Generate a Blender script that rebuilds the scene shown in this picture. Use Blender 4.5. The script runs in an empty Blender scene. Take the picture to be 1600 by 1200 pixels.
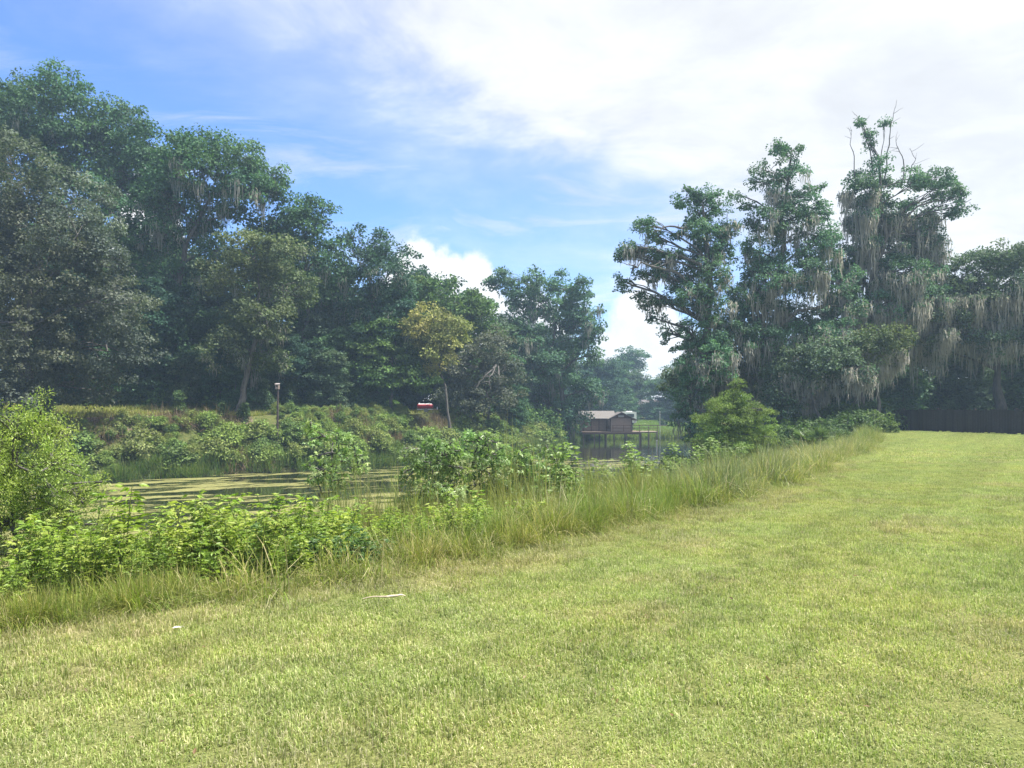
import bpy, math, random
import numpy as np
from mathutils import Vector

# ------------------------------------------------------------------ camera, sky, sun, exposure
F = 1186.0            # focal length in photograph pixels (1600 px wide frame)
HZ = 635.0            # photograph row of the horizon
EYE = 1.6
scene = bpy.context.scene
col = scene.collection
cam_d = bpy.data.cameras.new('camera')
cam_d.sensor_width = 36.0
cam_d.lens = F / 1600.0 * 36.0
cam_d.shift_y = (HZ - 600.0) / 1600.0
cam_d.clip_start = 0.05
cam_d.clip_end = 3000.0
cam = bpy.data.objects.new('camera', cam_d)
cam.location = (0, 0, EYE)
cam.rotation_euler = (math.radians(90), 0, 0)
col.objects.link(cam)
scene.camera = cam

SUN_AZ, SUN_EL = math.radians(86), math.radians(64)
SUN_POWER, SKY_POWER, EXPOSURE = 5.0, 0.12, 1.30
sv = Vector((math.sin(SUN_AZ) * math.cos(SUN_EL), math.cos(SUN_AZ) * math.cos(SUN_EL), math.sin(SUN_EL)))
sun_d = bpy.data.lights.new('sun', 'SUN')
sun_d.energy = SUN_POWER
sun_d.angle = math.radians(0.53)
sun_d.color = (1.0, 0.955, 0.88)
sun = bpy.data.objects.new('sun', sun_d)
sun.rotation_euler = sv.to_track_quat('Z', 'Y').to_euler()
sun.location = (60, 40, 90)
col.objects.link(sun)

vs = scene.view_settings
vs.view_transform = 'Standard'
vs.look = 'None'
vs.exposure = EXPOSURE
vs.gamma = 1.0
vs.use_curve_mapping = False
cy = scene.cycles
cy.max_bounces = 6
cy.diffuse_bounces = 3
cy.glossy_bounces = 2
cy.transmission_bounces = 3
cy.transparent_max_bounces = 6
cy.volume_bounces = 1
cy.use_denoising = True
try:
    cy.denoiser = 'OPENIMAGEDENOISE'
    cy.denoising_input_passes = 'RGB_ALBEDO_NORMAL'
    cy.denoising_prefilter = 'ACCURATE'
except Exception:
    pass
cy.use_adaptive_sampling = True
cy.adaptive_threshold = 0.01
cy.sample_clamp_indirect = 6.0


class NT:
    """small node-tree helper"""
    def __init__(self, tree):
        self.t = tree
        self.n = tree.nodes
        self.l = tree.links

    def new(self, kind, **kw):
        nd = self.n.new(kind)
        for k, v in kw.items():
            setattr(nd, k, v)
        return nd

    def put(self, sock, v):
        if isinstance(v, bpy.types.NodeSocket):
            self.l.new(v, sock)
        elif v is not None:
            if hasattr(sock, 'default_value'):
                try:
                    sock.default_value = v
                except Exception:
                    sock.default_value = (v[0], v[1], v[2], 1.0) if not isinstance(v, (int, float)) else (v, v, v)

    def m(self, op, a, b=None, c=None, clamp=False):
        nd = self.new('ShaderNodeMath', operation=op, use_clamp=clamp)
        self.put(nd.inputs[0], a)
        if b is not None:
            self.put(nd.inputs[1], b)
        if c is not None:
            self.put(nd.inputs[2], c)
        return nd.outputs[0]

    def vm(self, op, a, b=None):
        nd = self.new('ShaderNodeVectorMath', operation=op)
        self.put(nd.inputs[0], a)
        if b is not None:
            self.put(nd.inputs[1], b)
        return nd.outputs[0]

    def ss(self, v, lo, hi, a=0.0, b=1.0):
        nd = self.new('ShaderNodeMapRange', interpolation_type='SMOOTHSTEP')
        self.put(nd.inputs[0], v)
        for i, x in enumerate((lo, hi, a, b)):
            self.put(nd.inputs[1 + i], x)
        return nd.outputs[0]

    def noise(self, vec, scale, detail=4.0, rough=0.55, dist=0.0):
        nd = self.new('ShaderNodeTexNoise')
        if vec is not None:
            self.l.new(vec, nd.inputs['Vector'])
        nd.inputs['Scale'].default_value = scale
        nd.inputs['Detail'].default_value = detail
        nd.inputs['Roughness'].default_value = rough
        nd.inputs['Distortion'].default_value = dist
        return nd.outputs[0]

    def mix(self, fac, a, b, blend='MIX'):
        nd = self.new('ShaderNodeMix', data_type='RGBA', blend_type=blend)
        self.put(nd.inputs[0], fac)
        for i, v in ((6, a), (7, b)):
            if isinstance(v, bpy.types.NodeSocket):
                self.l.new(v, nd.inputs[i])
            else:
                nd.inputs[i].default_value = (v[0], v[1], v[2], 1.0)
        return nd.outputs[2]

    def xyz(self, x, y, z):
        nd = self.new('ShaderNodeCombineXYZ')
        self.put(nd.inputs[0], x)
        self.put(nd.inputs[1], y)
        self.put(nd.inputs[2], z)
        return nd.outputs[0]


def build_world():
    w = bpy.data.worlds.new('World')
    scene.world = w
    w.use_nodes = True
    k = NT(w.node_tree)
    k.n.clear()
    out = k.new('ShaderNodeOutputWorld')
    bg = k.new('ShaderNodeBackground')
    bg.inputs[1].default_value = SKY_POWER
    k.l.new(bg.outputs[0], out.inputs[0])
    sky = k.new('ShaderNodeTexSky', sky_type='NISHITA')
    sky.sun_disc = False
    sky.sun_elevation = SUN_EL
    sky.sun_rotation = SUN_AZ
    sky.air_density = 1.0
    sky.dust_density = 0.6
    sky.ozone_density = 2.0
    tc = k.new('ShaderNodeTexCoord')
    d = k.vm('NORMALIZE', tc.outputs['Generated'])
    sp = k.new('ShaderNodeSeparateXYZ')
    k.l.new(d, sp.inputs[0])
    x, y, z = sp.outputs
    hor = k.m('SQRT', k.m('ADD', k.m('MULTIPLY', x, x), k.m('MULTIPLY', y, y)))
    az = k.m('MULTIPLY', k.m('DIVIDE', x, hor), 57.3)
    el = k.m('MULTIPLY', k.m('ARCSINE', z), 57.3)
    den = k.m('ADD', k.m('MAXIMUM', z, 0.0), 0.16)
    p = k.xyz(k.m('DIVIDE', x, den), k.m('DIVIDE', y, den), 0.0)
    # slow warp so that nothing repeats
    wn = k.new('ShaderNodeTexNoise')
    k.l.new(p, wn.inputs['Vector'])
    wn.inputs['Scale'].default_value = 0.7
    wn.inputs['Detail'].default_value = 3
    warp = k.vm('MULTIPLY', k.vm('SUBTRACT', wn.outputs[1], (0.5, 0.5, 0.5)), (0.9, 0.9, 0.9))
    pw = k.vm('ADD', p, warp)
    n_big = k.noise(pw, 0.9, 6.0, 0.56)
    n_mid = k.noise(k.vm('ADD', pw, (7.3, 2.1, 0.0)), 2.4, 7.0, 0.6)
    # high sheet: thick to the sun's side and overhead, breaking up to the other side
    f = k.m('ADD', el, k.m('MULTIPLY', az, 0.50))
    f = k.m('SUBTRACT', f, 18.6)
    f = k.m('ADD', f, k.m('MULTIPLY', k.m('SUBTRACT', n_big, 0.5), 30.0))
    f = k.m('ADD', f, k.m('MULTIPLY', k.m('SUBTRACT', n_mid, 0.5), 20.0))
    sheet = k.ss(f, -3.5, 6.0)
    # thin wisps over the blue
    sq = k.vm('MULTIPLY', pw, (1.0, 2.6, 1.0))
    rot = k.new('ShaderNodeVectorRotate', rotation_type='Z_AXIS')
    k.l.new(sq, rot.inputs[0])
    rot.inputs['Angle'].default_value = 0.5
    n_w = k.noise(rot.outputs[0], 1.1, 8.0, 0.62, 0.4)
    wisps = k.m('MULTIPLY', k.ss(n_w, 0.46, 0.70), 0.7)
    wisps = k.m('MULTIPLY', wisps, k.ss(az, -32.0, 8.0, 0.75, 1.0))
    # cumulus heaps standing on the horizon
    hd = k.xyz(k.m('DIVIDE', x, hor), k.m('DIVIDE', y, hor), 0.0)
    n_h = k.noise(hd, 2.6, 2.0, 0.5)
    top = k.m('MULTIPLY', k.m('SUBTRACT', n_h, 0.5), 18.0)
    top = k.m('ADD', top, 3.0)
    for (ca, h, wd) in ((-7.2, 10.4, 4.6), (-4.8, 9.6, 5.0), (-2.6, 10.0, 3.8), (1.2, 7.8, 4.4), (9.8, 7.6, 5.0), (33.0, 12.5, 5.5), (-24.6, 17.0, 3.0)):
        q = k.m('DIVIDE', k.m('SUBTRACT', az, ca), wd)
        q = k.m('EXPONENT', k.m('MULTIPLY', k.m('MULTIPLY', q, q), -1.0))
        q = k.m('MULTIPLY', q, k.ss(y, 0.0, 0.4))
        top = k.m('MAXIMUM', top, k.m('MULTIPLY', q, h + 1.5))
    dn = k.noise(d, 22.0, 6.0, 0.58)
    dn2 = k.noise(d, 9.0, 3.0, 0.5)
    bil = k.m('ADD', k.m('MULTIPLY', k.m('SUBTRACT', dn, 0.5), 5.5), k.m('MULTIPLY', k.m('SUBTRACT', dn2, 0.5), 5.0))
    cum = k.ss(k.m('SUBTRACT', k.m('ADD', top, bil), el), -0.2, 1.5)
    # sky colour and cloud brightness
    deep = k.mix(1.0, sky.outputs[0], (0.50, 0.64, 0.90), 'MULTIPLY')
    W = 3.75
    shade = k.ss(k.m('ADD', n_mid, k.m('MULTIPLY', k.m('SUBTRACT', n_big, 0.5), 0.8)), 0.3, 0.72, 0.80, 1.03)
    white = k.vm('MULTIPLY', k.xyz(W * 0.965, W * 0.985, W * 1.01), k.xyz(shade, shade, shade))
    cshade = k.ss(k.m('ADD', dn, dn2), 0.75, 1.2, 0.86, 1.06)
    cwhite = k.vm('MULTIPLY', k.xyz(W * 1.03, W * 1.02, W * 1.0), k.xyz(cshade, cshade, cshade))
    thin = k.m('MULTIPLY', k.ss(f, -13.0, 0.0), 0.34)
    c = k.mix(k.m('MAXIMUM', wisps, thin), deep, k.vm('MULTIPLY', white, (0.93, 0.97, 1.03)))
    c = k.mix(k.m('MULTIPLY', cum, 0.95), c, cwhite)
    c = k.mix(k.m('MULTIPLY', sheet, 0.95), c, white)
    k.l.new(c, bg.inputs[0])


build_world()

# ------------------------------------------------------------------ helpers
def P(px, py, D):
    """a point at depth D metres seen at that place of the photograph"""
    return np.array(((px - 800.0) / F * D, D, EYE + (HZ - py) / F * D))


def smooth(a, b, x):
    t = np.clip((np.asarray(x, float) - a) / (b - a), 0, 1)
    return t * t * (3 - 2 * t)


EDGE = np.array([(-40, -22), (-20, -7.0), (-7, 2.7), (-3.6, 5.3), (-0.94, 7.3), (1.27, 9.8), (3.9, 13.0), (6.5, 17), (11.7, 25.5),
                 (17.5, 36), (23.5, 52), (40, 75), (90, 150)], float)
SHORE = np.array([(-200, 5), (-60, 30), (-42, 36), (-23.5, 42.5), (-9, 53.5), (0, 66), (5.5, 80), (8, 96), (15, 100), (24, 102),
                  (40, 110), (90, 165), (200, 260)], float)
WATER_Z = -2.6


def sdist(poly, x, y):
    """signed distance to a polyline; positive on its left"""
    x = np.asarray(x, float)
    y = np.asarray(y, float)
    best = np.full(x.shape, 1e9)
    sgn = np.ones(x.shape)
    for (ax, ay), (bx, by) in zip(poly[:-1], poly[1:]):
        dx, dy = bx - ax, by - ay
        t = np.clip(((x - ax) * dx + (y - ay) * dy) / (dx * dx + dy * dy), 0, 1)
        ex, ey = x - ax - t * dx, y - ay - t * dy
        dd = np.hypot(ex, ey)
        s = np.sign(dx * ey - dy * ex)
        up = dd < best - 1e-9
        best = np.where(up, dd, best)
        sgn = np.where(up, s, sgn)
    return best * sgn


def wob(x, y, f, seed=0.0):
    x = np.asarray(x, float)
    y = np.asarray(y, float)
    return (np.sin(x * f + 1.3 + seed) * np.cos(y * f * 1.17 + .7 * seed) + .6 * np.sin(x * f * 2.3 - y * f * 1.9 + seed * 2)
            + .35 * np.sin(x * f * 4.7 + y * f * 5.1 + 3 * seed)) / 1.95


def ground_z(x, y):
    x = np.asarray(x, float)
    y = np.asarray(y, float)
    d = sdist(EDGE, x, y) + .25 * wob(x, y, .9)
    lawn = .035 * wob(x, y, .45, 2) + .02 * wob(x, y, 1.3, 5)
    near = lawn * (1 - smooth(0, 3, d)) - 3.3 * (1 - (1 - np.clip((d - .2) / 17, 0, 1)) ** 1.3) * smooth(0, 1.2, d) + .09 * wob(x, y, 2.1, 1) * smooth(.3, 2, d) * (1 - smooth(13, 20, d))
    near = near - 1.2 * smooth(17, 24, d)
    s = sdist(SHORE, x, y) + .5 * wob(x, y, .35, 4)
    bank = -3.0 + 3.95 * smooth(-1.2, 5.6, s) + .55 * smooth(5, 17, s) * (1 - smooth(-16, -11, x)) + .16 * wob(x, y, 1.1, 3) * smooth(.5, 2, s) * (1 - smooth(6, 9, s))
    gentle = -3.0 + .5 * smooth(-2, 1, s) + np.clip(s, 0, 45) * .052 + .08 * wob(x, y, .3, 8) * smooth(0, 3, s)
    w = smooth(5, 12, x)
    far = bank * (1 - w) + gentle * w
    far = np.where(s < -3, -4.5, far)
    return np.maximum(near, far)


def gz(x, y):
    return float(ground_z(np.array([x]), np.array([y]))[0])


def mesh_from(name, V, Fs, mats, colr=None, mat_idx=None, smooth_shade=False):
    """V (n,3); Fs list of (m,k) index arrays; colr (n,3) point colours"""
    me = bpy.data.meshes.new(name)
    V = np.ascontiguousarray(V, np.float32)
    me.vertices.add(len(V))
    me.vertices.foreach_set('co', V.ravel())
    Fs = [np.asarray(f, np.int32) for f in Fs if len(f)]
    li = np.concatenate([f.ravel() for f in Fs])
    tot = np.concatenate([np.full(len(f), f.shape[1], np.int32) for f in Fs])
    st = np.concatenate([[0], np.cumsum(tot)[:-1]]).astype(np.int32)
    me.loops.add(len(li))
    me.loops.foreach_set('vertex_index', li)
    me.polygons.add(len(tot))
    me.polygons.foreach_set('loop_start', st)
    try:
        me.polygons.foreach_set('loop_total', tot)
    except Exception:
        pass
    for mt in (mats if isinstance(mats, (list, tuple)) else [mats]):
        me.materials.append(mt)
    if mat_idx is not None:
        me.polygons.foreach_set('material_index', np.asarray(mat_idx, np.int32))
    me.polygons.foreach_set('use_smooth', np.full(len(tot), bool(smooth_shade)))
    if colr is not None:
        a = me.attributes.new('col', 'FLOAT_COLOR', 'POINT')
        c = np.ones((len(V), 4), np.float32)
        c[:, :3] = colr
        a.data.foreach_set('color', c.ravel())
    me.update(calc_edges=True)
    me.validate()
    return me


def add(name, me, parent=None, loc=None, label=None, cat=None, group=None, kind=None):
    o = bpy.data.objects.new(name, me)
    col.objects.link(o)
    if parent is not None:
        o.parent = parent
    if loc is not None:
        o.location = [float(v) for v in loc]
    tag(o, label, cat, group, kind)
    return o


def tag(o, label=None, cat=None, group=None, kind=None):
    if label:
        o['label'] = label
    if cat:
        o['category'] = cat
    if group:
        o['group'] = group
    if kind:
        o['kind'] = kind


def copy_tree(src, loc, rz=0.0, scale=1.0, label=None):
    r = src.copy()
    col.objects.link(r)
    r.location = [float(v) for v in loc]
    r.rotation_euler = (0, 0, rz)
    r.scale = (scale, scale, scale) if isinstance(scale, (int, float)) else scale
    if label:
        r['label'] = label
    for ch in src.children:
        c = ch.copy()
        col.objects.link(c)
        c.parent = r
    return r


def unit(v):
    return v / np.maximum(np.linalg.norm(v, axis=-1, keepdims=True), 1e-9)


# leaf-like templates: x along the leaf, y across, z out of its face
DIAMOND = (np.array([(0, 0, 0), (.45, -.36, .06), (1, 0, -.08), (.45, .36, .06)], float), np.array([(0, 1, 2, 3)]))
LANCE = (np.array([(0, 0, 0), (.3, -.16, .05), (.72, -.11, .03), (1, 0, -.12), (.72, .11, .03), (.3, .16, .05), (.5, 0, 0.0)], float),
         np.array([(0, 1, 6), (1, 2, 6), (2, 3, 6), (3, 4, 6), (4, 5, 6), (5, 0, 6)]))
NARROW = (np.array([(0, 0, 0), (.5, -.17, .05), (1, 0, -.05), (.5, .17, .05)], float), np.array([(0, 1, 2, 3)]))
BLADE = (np.array([(0, -.5, 0), (0, .5, 0), (.55, -.38, .1), (.55, .38, .1), (1, 0, -.12)], float),
         np.array([(0, 2, 1), (1, 2, 3), (2, 4, 3)]))


def star_template():
    pts = [(0, 0, 0)]
    for i, (a, r) in enumerate(((-100, .55), (-70, .25), (-52, .85), (-26, .34), (0, 1.05), (26, .34), (52, .85), (70, .25), (100, .55))):
        a = math.radians(a)
        pts.append((r * math.cos(a) + .1, r * math.sin(a), -.16 * r * r + (.06 if r < .5 else 0)))
    f = [(0, i, i + 1) for i in range(1, 9)]
    return np.array(pts, float), np.array(f)


STAR = star_template()


def scatter(tpl, pos, dirv, nrm, size, width=1.0):
    """copies of a template at pos with x axis dirv and face normal nrm; returns V, F, owner"""
    tv, tf = tpl
    n = len(pos)
    dx = unit(dirv)
    ny = unit(np.cross(nrm, dx))
    nz = np.cross(dx, ny)
    size = np.broadcast_to(np.asarray(size, float), (n,))
    width = np.broadcast_to(np.asarray(width, float), (n,))
    V = (pos[:, None, :] + size[:, None, None] * (tv[None, :, 0:1] * dx[:, None, :] + (tv[None, :, 1:2] * width[:, None, None]) * ny[:, None, :]
                                                  + tv[None, :, 2:3] * nz[:, None, :]))
    Fc = tf[None] + (np.arange(n) * len(tv))[:, None, None]
    return V.reshape(-1, 3), Fc.reshape(-1, tf.shape[1]), np.repeat(np.arange(n), len(tv))


class Bag:
    """collects pieces of geometry with point colours for one mesh"""
    def __init__(self):
        self.V, self.C, self.F, self.n = [], [], {}, 0
        self.M = {}

    def put(self, V, Fc, C, mi=0):
        Fc = np.asarray(Fc)
        self.V.append(V)
        self.C.append(np.broadcast_to(np.asarray(C, float), V.shape))
        self.F.setdefault((Fc.shape[1], mi), []).append(Fc + self.n)
        self.n += len(V)

    def mesh(self, name, mats, smooth_shade=False):
        keys = list(self.F)
        Fs = [np.concatenate(self.F[k]) for k in keys]
        mi = np.concatenate([np.full(len(f), k[1]) for f, k in zip(Fs, keys)])
        return mesh_from(name, np.concatenate(self.V), Fs, mats, np.concatenate(self.C), mi, smooth_shade)


def tube(bag, pts, rad, k=7, color=(.2, .17, .14), mi=0, rng=None):
    pts = np.asarray(pts, float)
    n = len(pts)
    rad = np.broadcast_to(np.asarray(rad, float), (n,)).copy()
    t = unit(np.gradient(pts, axis=0))
    ref = np.where(np.abs(t[:, 2:3]) > .9, np.array([[1., 0, 0]]), np.array([[0, 0, 1.]]))
    a = unit(np.cross(t, ref))
    for i in range(1, n):
        if (a[i] * a[i - 1]).sum() < 0:
            a[i] = -a[i]
    b = np.cross(t, a)
    th = np.linspace(0, 2 * np.pi, k, endpoint=False)
    ring = pts[:, None] + rad[:, None, None] * (np.cos(th)[None, :, None] * a[:, None] + np.sin(th)[None, :, None] * b[:, None])
    if rng is not None:
        ring += (rng.random(ring.shape) - .5) * rad[:, None, None] * .35
    V = ring.reshape(-1, 3)
    i, j = np.meshgrid(np.arange(n - 1), np.arange(k), indexing='ij')
    j2 = (j + 1) % k
    Fc = np.stack([i * k + j, i * k + j2, (i + 1) * k + j2, (i + 1) * k + j], -1).reshape(-1, 4)
    bag.put(V, Fc, color, mi)


def limb(p0, p1, n, sag, rng):
    """wandering curve between two points"""
    t = np.linspace(0, 1, n)[:, None]
    L = np.linalg.norm(p1 - p0)
    c = p0 + (p1 - p0) * t
    c[:, 2] += np.sin(t[:, 0] * np.pi) * sag * L
    w = np.cumsum(rng.normal(0, .035 * L, (n, 3)), 0)
    w -= t * w[-1]
    c += w * np.sin(t * np.pi)
    return c


def box(bag, c, s, color, rz=0.0, mi=0, bev=0.0):
    """box of size s round centre c, slightly chamfered"""
    hx, hy, hz = [v / 2 for v in s]
    V = []
    for sx in (-1, 1):
        for sy in (-1, 1):
            for sz in (-1, 1):
                V.append((sx * hx, sy * hy, sz * hz))
    V = np.array(V, float)
    Fc = np.array([(0, 1, 3, 2), (4, 6, 7, 5), (0, 4, 5, 1), (2, 3, 7, 6), (0, 2, 6, 4), (1, 5, 7, 3)])
    ca, sa = math.cos(rz), math.sin(rz)
    V = np.stack([V[:, 0] * ca - V[:, 1] * sa, V[:, 0] * sa + V[:, 1] * ca, V[:, 2]], -1)
    bag.put(V + np.asarray(c, float), Fc, color, mi)


# ------------------------------------------------------------------ materials
def new_mat(name):
    m = bpy.data.materials.new(name)
    m.use_nodes = True
    k = NT(m.node_tree)
    k.n.clear()
    out = k.new('ShaderNodeOutputMaterial')
    return m, k, out


def leaf_material(name, translucent=.38, rough=.5, spec=.35, patch=None, patch_scale=.25, bands=False, warm=(1.0, 1.12, .6)):
    m, k, out = new_mat(name)
    at = k.new('ShaderNodeAttribute', attribute_name='col')
    c = at.outputs['Color']
    geo = k.new('ShaderNodeNewGeometry')
    if patch is not None:
        n = k.noise(geo.outputs['Position'], patch_scale, 3.0, .6)
        nf = k.ss(k.noise(geo.outputs['Position'], patch_scale * 7, 3.0, .6), .3, .7, .80, 1.16)
        c = k.vm('MULTIPLY', c, k.xyz(nf, nf, nf))
        if bands:
            rt = k.new('ShaderNodeVectorRotate', rotation_type='Z_AXIS')
            k.l.new(geo.outputs['Position'], rt.inputs[0])
            rt.inputs['Angle'].default_value = -.95
            nb = k.ss(k.noise(k.vm('MULTIPLY', rt.outputs[0], (.05, 1.0, .05)), .9, 2.0, .5), .35, .65, .90, 1.08)
            c = k.vm('MULTIPLY', c, k.xyz(nb, nb, nb))
        c = k.mix(k.ss(n, .38, .66), c, k.mix(1.0, c, patch, 'MULTIPLY'))
    pb = k.new('ShaderNodeBsdfPrincipled')
    k.put(pb.inputs['Base Color'], c)
    pb.inputs['Roughness'].default_value = rough
    pb.inputs['Specular IOR Level'].default_value = spec
    tr = k.new('ShaderNodeBsdfTranslucent')
    k.put(tr.inputs[0], k.mix(1.0, c, warm, 'MULTIPLY'))
    mx = k.new('ShaderNodeMixShader')
    mx.inputs[0].default_value = translucent
    k.l.new(pb.outputs[0], mx.inputs[1])
    k.l.new(tr.outputs[0], mx.inputs[2])
    k.l.new(mx.outputs[0], out.inputs[0])
    return m


def col_material(name, rough=.8, bump=.3, scale=12.0, spec=.2, vary=.35, stretch=(1, 1, 1), metal=0.0):
    """point colour broken up by a noise, with fine relief"""
    m, k, out = new_mat(name)
    at = k.new('ShaderNodeAttribute', attribute_name='col')
    tc = k.new('ShaderNodeTexCoord')
    v = k.vm('MULTIPLY', tc.outputs['Object'], stretch)
    n = k.noise(v, scale, 5.0, .62)
    fac = k.ss(n, .3, .7, 1 - vary, 1 + vary)
    c = k.vm('MULTIPLY', at.outputs['Color'], k.xyz(fac, fac, fac))
    pb = k.new('ShaderNodeBsdfPrincipled')
    k.l.new(c, pb.inputs['Base Color'])
    pb.inputs['Roughness'].default_value = rough
    pb.inputs['Specular IOR Level'].default_value = spec
    pb.inputs['Metallic'].default_value = metal
    bp = k.new('ShaderNodeBump')
    bp.inputs['Strength'].default_value = bump
    bp.inputs['Distance'].default_value = .03
    k.l.new(n, bp.inputs['Height'])
    k.l.new(bp.outputs[0], pb.inputs['Normal'])
    k.l.new(pb.outputs[0], out.inputs[0])
    return m


M_LEAF = leaf_material('tree_leaves', .32, .62, .18)
M_HERB = leaf_material('herb_leaves', .42, .45, .4)
M_MOSS = leaf_material('hanging_moss', .5, .9, .05, warm=(1.05, 1.0, .9))
M_GRASS = leaf_material('lawn_blades', .40, .6, .25, patch=(1.10, 1.03, .98), patch_scale=.5, bands=True)
M_TALL = leaf_material('tall_grass_blades', .40, .6, .25, patch=(1.12, 1.02, .9), patch_scale=.9)
M_BARK = col_material('bark', .9, .7, 9.0, .1, .4, (1, 1, .22))
M_WOOD = col_material('weathered_wood', .8, .3, 14.0, .2, .25, (1, 1, 1))
M_PAINT = col_material('painted_surface', .45, .06, 5.0, .4, .08)
M_ROOF = col_material('roof_shingles', .9, .4, 18.0, .15, .25)
M_METAL = col_material('painted_metal', .35, .05, 6.0, .5, .1)
M_GLASS = col_material('window_glass', .08, 0.0, 3.0, .8, .1)


def ground_material():
    m, k, out = new_mat('ground')
    at = k.new('ShaderNodeAttribute', attribute_name='col')
    sp = k.new('ShaderNodeSeparateColor')
    k.l.new(at.outputs['Color'], sp.inputs[0])
    lawn, soil, wet = sp.outputs
    geo = k.new('ShaderNodeNewGeometry')
    p = geo.outputs['Position']
    n1 = k.noise(p, .5, 5.0, .62)
    n2 = k.noise(p, 6.0, 6.0, .65)
    n3 = k.noise(p, 45.0, 4.0, .7)
    green = k.mix(k.ss(n1, .35, .68), (.16, .19, .06), (.24, .235, .10))
    green = k.mix(k.ss(n3, .35, .75), k.mix(1.0, green, (.55, .55, .5), 'MULTIPLY'), k.mix(1.0, green, (1.25, 1.2, 1.2), 'MULTIPLY'))
    rough_g = k.mix(k.ss(n2, .35, .65), (.055, .075, .02), (.11, .115, .04))
    dirt = k.mix(k.ss(n2, .3, .7), (.075, .055, .040), (.20, .155, .115))
    dirt = k.mix(k.ss(n3, .5, .7), dirt, (.30, .25, .21))
    c = k.mix(lawn, rough_g, green)
    c = k.mix(k.ss(k.m('ADD', soil, k.m('MULTIPLY', k.m('SUBTRACT', n2, .5), .9)), .4, .65), c, dirt)
    c = k.mix(wet, c, (.02, .02, .012))
    pb = k.new('ShaderNodeBsdfPrincipled')
    k.l.new(c, pb.inputs['Base Color'])
    pb.inputs['Roughness'].default_value = .95
    pb.inputs['Specular IOR Level'].default_value = .1
    bp = k.new('ShaderNodeBump')
    bp.inputs['Strength'].default_value = .6
    bp.inputs['Distance'].default_value = .05
    k.l.new(k.m('ADD', n2, n3), bp.inputs['Height'])
    k.l.new(bp.outputs[0], pb.inputs['Normal'])
    k.l.new(pb.outputs[0], out.inputs[0])
    return m


def water_material():
    m, k, out = new_mat('pond_water')
    geo = k.new('ShaderNodeNewGeometry')
    p = geo.outputs['Position']
    rot = k.new('ShaderNodeVectorRotate', rotation_type='Z_AXIS')
    k.l.new(p, rot.inputs[0])
    rot.inputs['Angle'].default_value = -.45
    st = k.vm('MULTIPLY', rot.outputs[0], (.32, 1.0, 1.0))
    n1 = k.noise(st, .55, 6.0, .6, .6)
    n2 = k.noise(st, 4.5, 8.0, .78, .3)
    sp = k.new('ShaderNodeSeparateXYZ')
    k.l.new(p, sp.inputs[0])
    zone = k.ss(sp.outputs[1], 58.0, 68.0, .02, -.25)
    mask = k.ss(k.m('ADD', k.m('ADD', n1, k.m('MULTIPLY', k.m('SUBTRACT', n2, .5), .55)), zone), .52, .57)
    n3 = k.noise(p, 9.0, 5.0, .7)
    weed = k.mix(k.ss(n3, .3, .7), (.10, .105, .03), (.23, .22, .08))
    pb = k.new('ShaderNodeBsdfPrincipled')
    k.l.new(k.mix(mask, (.010, .012, .007), weed), pb.inputs['Base Color'])
    k.l.new(k.m('MULTIPLY_ADD', mask, .72, .05), pb.inputs['Roughness'])
    pb.inputs['IOR'].default_value = 1.33
    pb.inputs['Specular IOR Level'].default_value = .5
    bp = k.new('ShaderNodeBump')
    bp.inputs['Strength'].default_value = .25
    bp.inputs['Distance'].default_value = .02
    rip = k.noise(p, 5.0, 3.0, .5)
    k.l.new(k.m('ADD', k.m('MULTIPLY', rip, .35), k.m('MULTIPLY', mask, k.m('MULTIPLY', n3, 1.5))), bp.inputs['Height'])
    k.l.new(bp.outputs[0], pb.inputs['Normal'])
    k.l.new(pb.outputs[0], out.inputs[0])
    return m


# ------------------------------------------------------------------ ground and water
def build_ground():
    def axis(lo, hi, c, fine, span, n_out):
        mid = np.arange(c - span, c + span + 1e-6, fine)
        left = c - span - (np.geomspace(1, 1 + (c - span - lo), n_out)[1:] - 1)
        right = c + span + (np.geomspace(1, 1 + (hi - c - span), n_out)[1:] - 1)
        return np.concatenate([left[::-1], mid, right])
    xs = axis(-420, 420, 0, .45, 34, 40)
    ys = axis(-120, 520, 40, .45, 44, 44)
    X, Y = np.meshgrid(xs, ys, indexing='ij')
    Z = ground_z(X, Y)
    d = sdist(EDGE, X, Y)
    s = sdist(SHORE, X, Y)
    lawn = (1 - smooth(-.1, .5, d))
    lawn = np.maximum(lawn, smooth(7, 9, s) * (1 - smooth(4, 10, X)) * .8)
    lawn = np.maximum(lawn, smooth(1, 4, s) * smooth(5, 12, X))
    soil = smooth(3.0, 3.8, s) * (1 - smooth(5.3, 6.6, s)) * (1 - smooth(-12, -8, X)) * (.1 + .7 * (wob(X, Y, .5, 6) > .2))
    soil = np.maximum(soil, .5 * smooth(-.25, 0.1, d) * (1 - smooth(.4, 1.0, d)))
    wet = 1 - smooth(WATER_Z - .1, WATER_Z + .25, Z)
    C = np.stack([lawn, soil, wet], -1).reshape(-1, 3)
    nx, ny = X.shape
    i, j = np.meshgrid(np.arange(nx - 1), np.arange(ny - 1), indexing='ij')
    Fc = np.stack([i * ny + j, (i + 1) * ny + j, (i + 1) * ny + j + 1, i * ny + j + 1], -1).reshape(-1, 4)
    me = mesh_from('ground', np.stack([X, Y, Z], -1).reshape(-1, 3), [Fc], ground_material(), C, None, True)
    add('ground', me, kind='structure', label='mown lawn and grassy banks round the pond')
    V = np.array([(-220, -30, WATER_Z), (220, -30, WATER_Z), (220, 280, WATER_Z), (-220, 280, WATER_Z)], float)
    me = mesh_from('pond_water', V, [np.array([(0, 1, 2, 3)])], water_material())
    add('pond_water', me, kind='structure', label='dark still pond water with mats of yellow-green duckweed')


build_ground()

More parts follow.
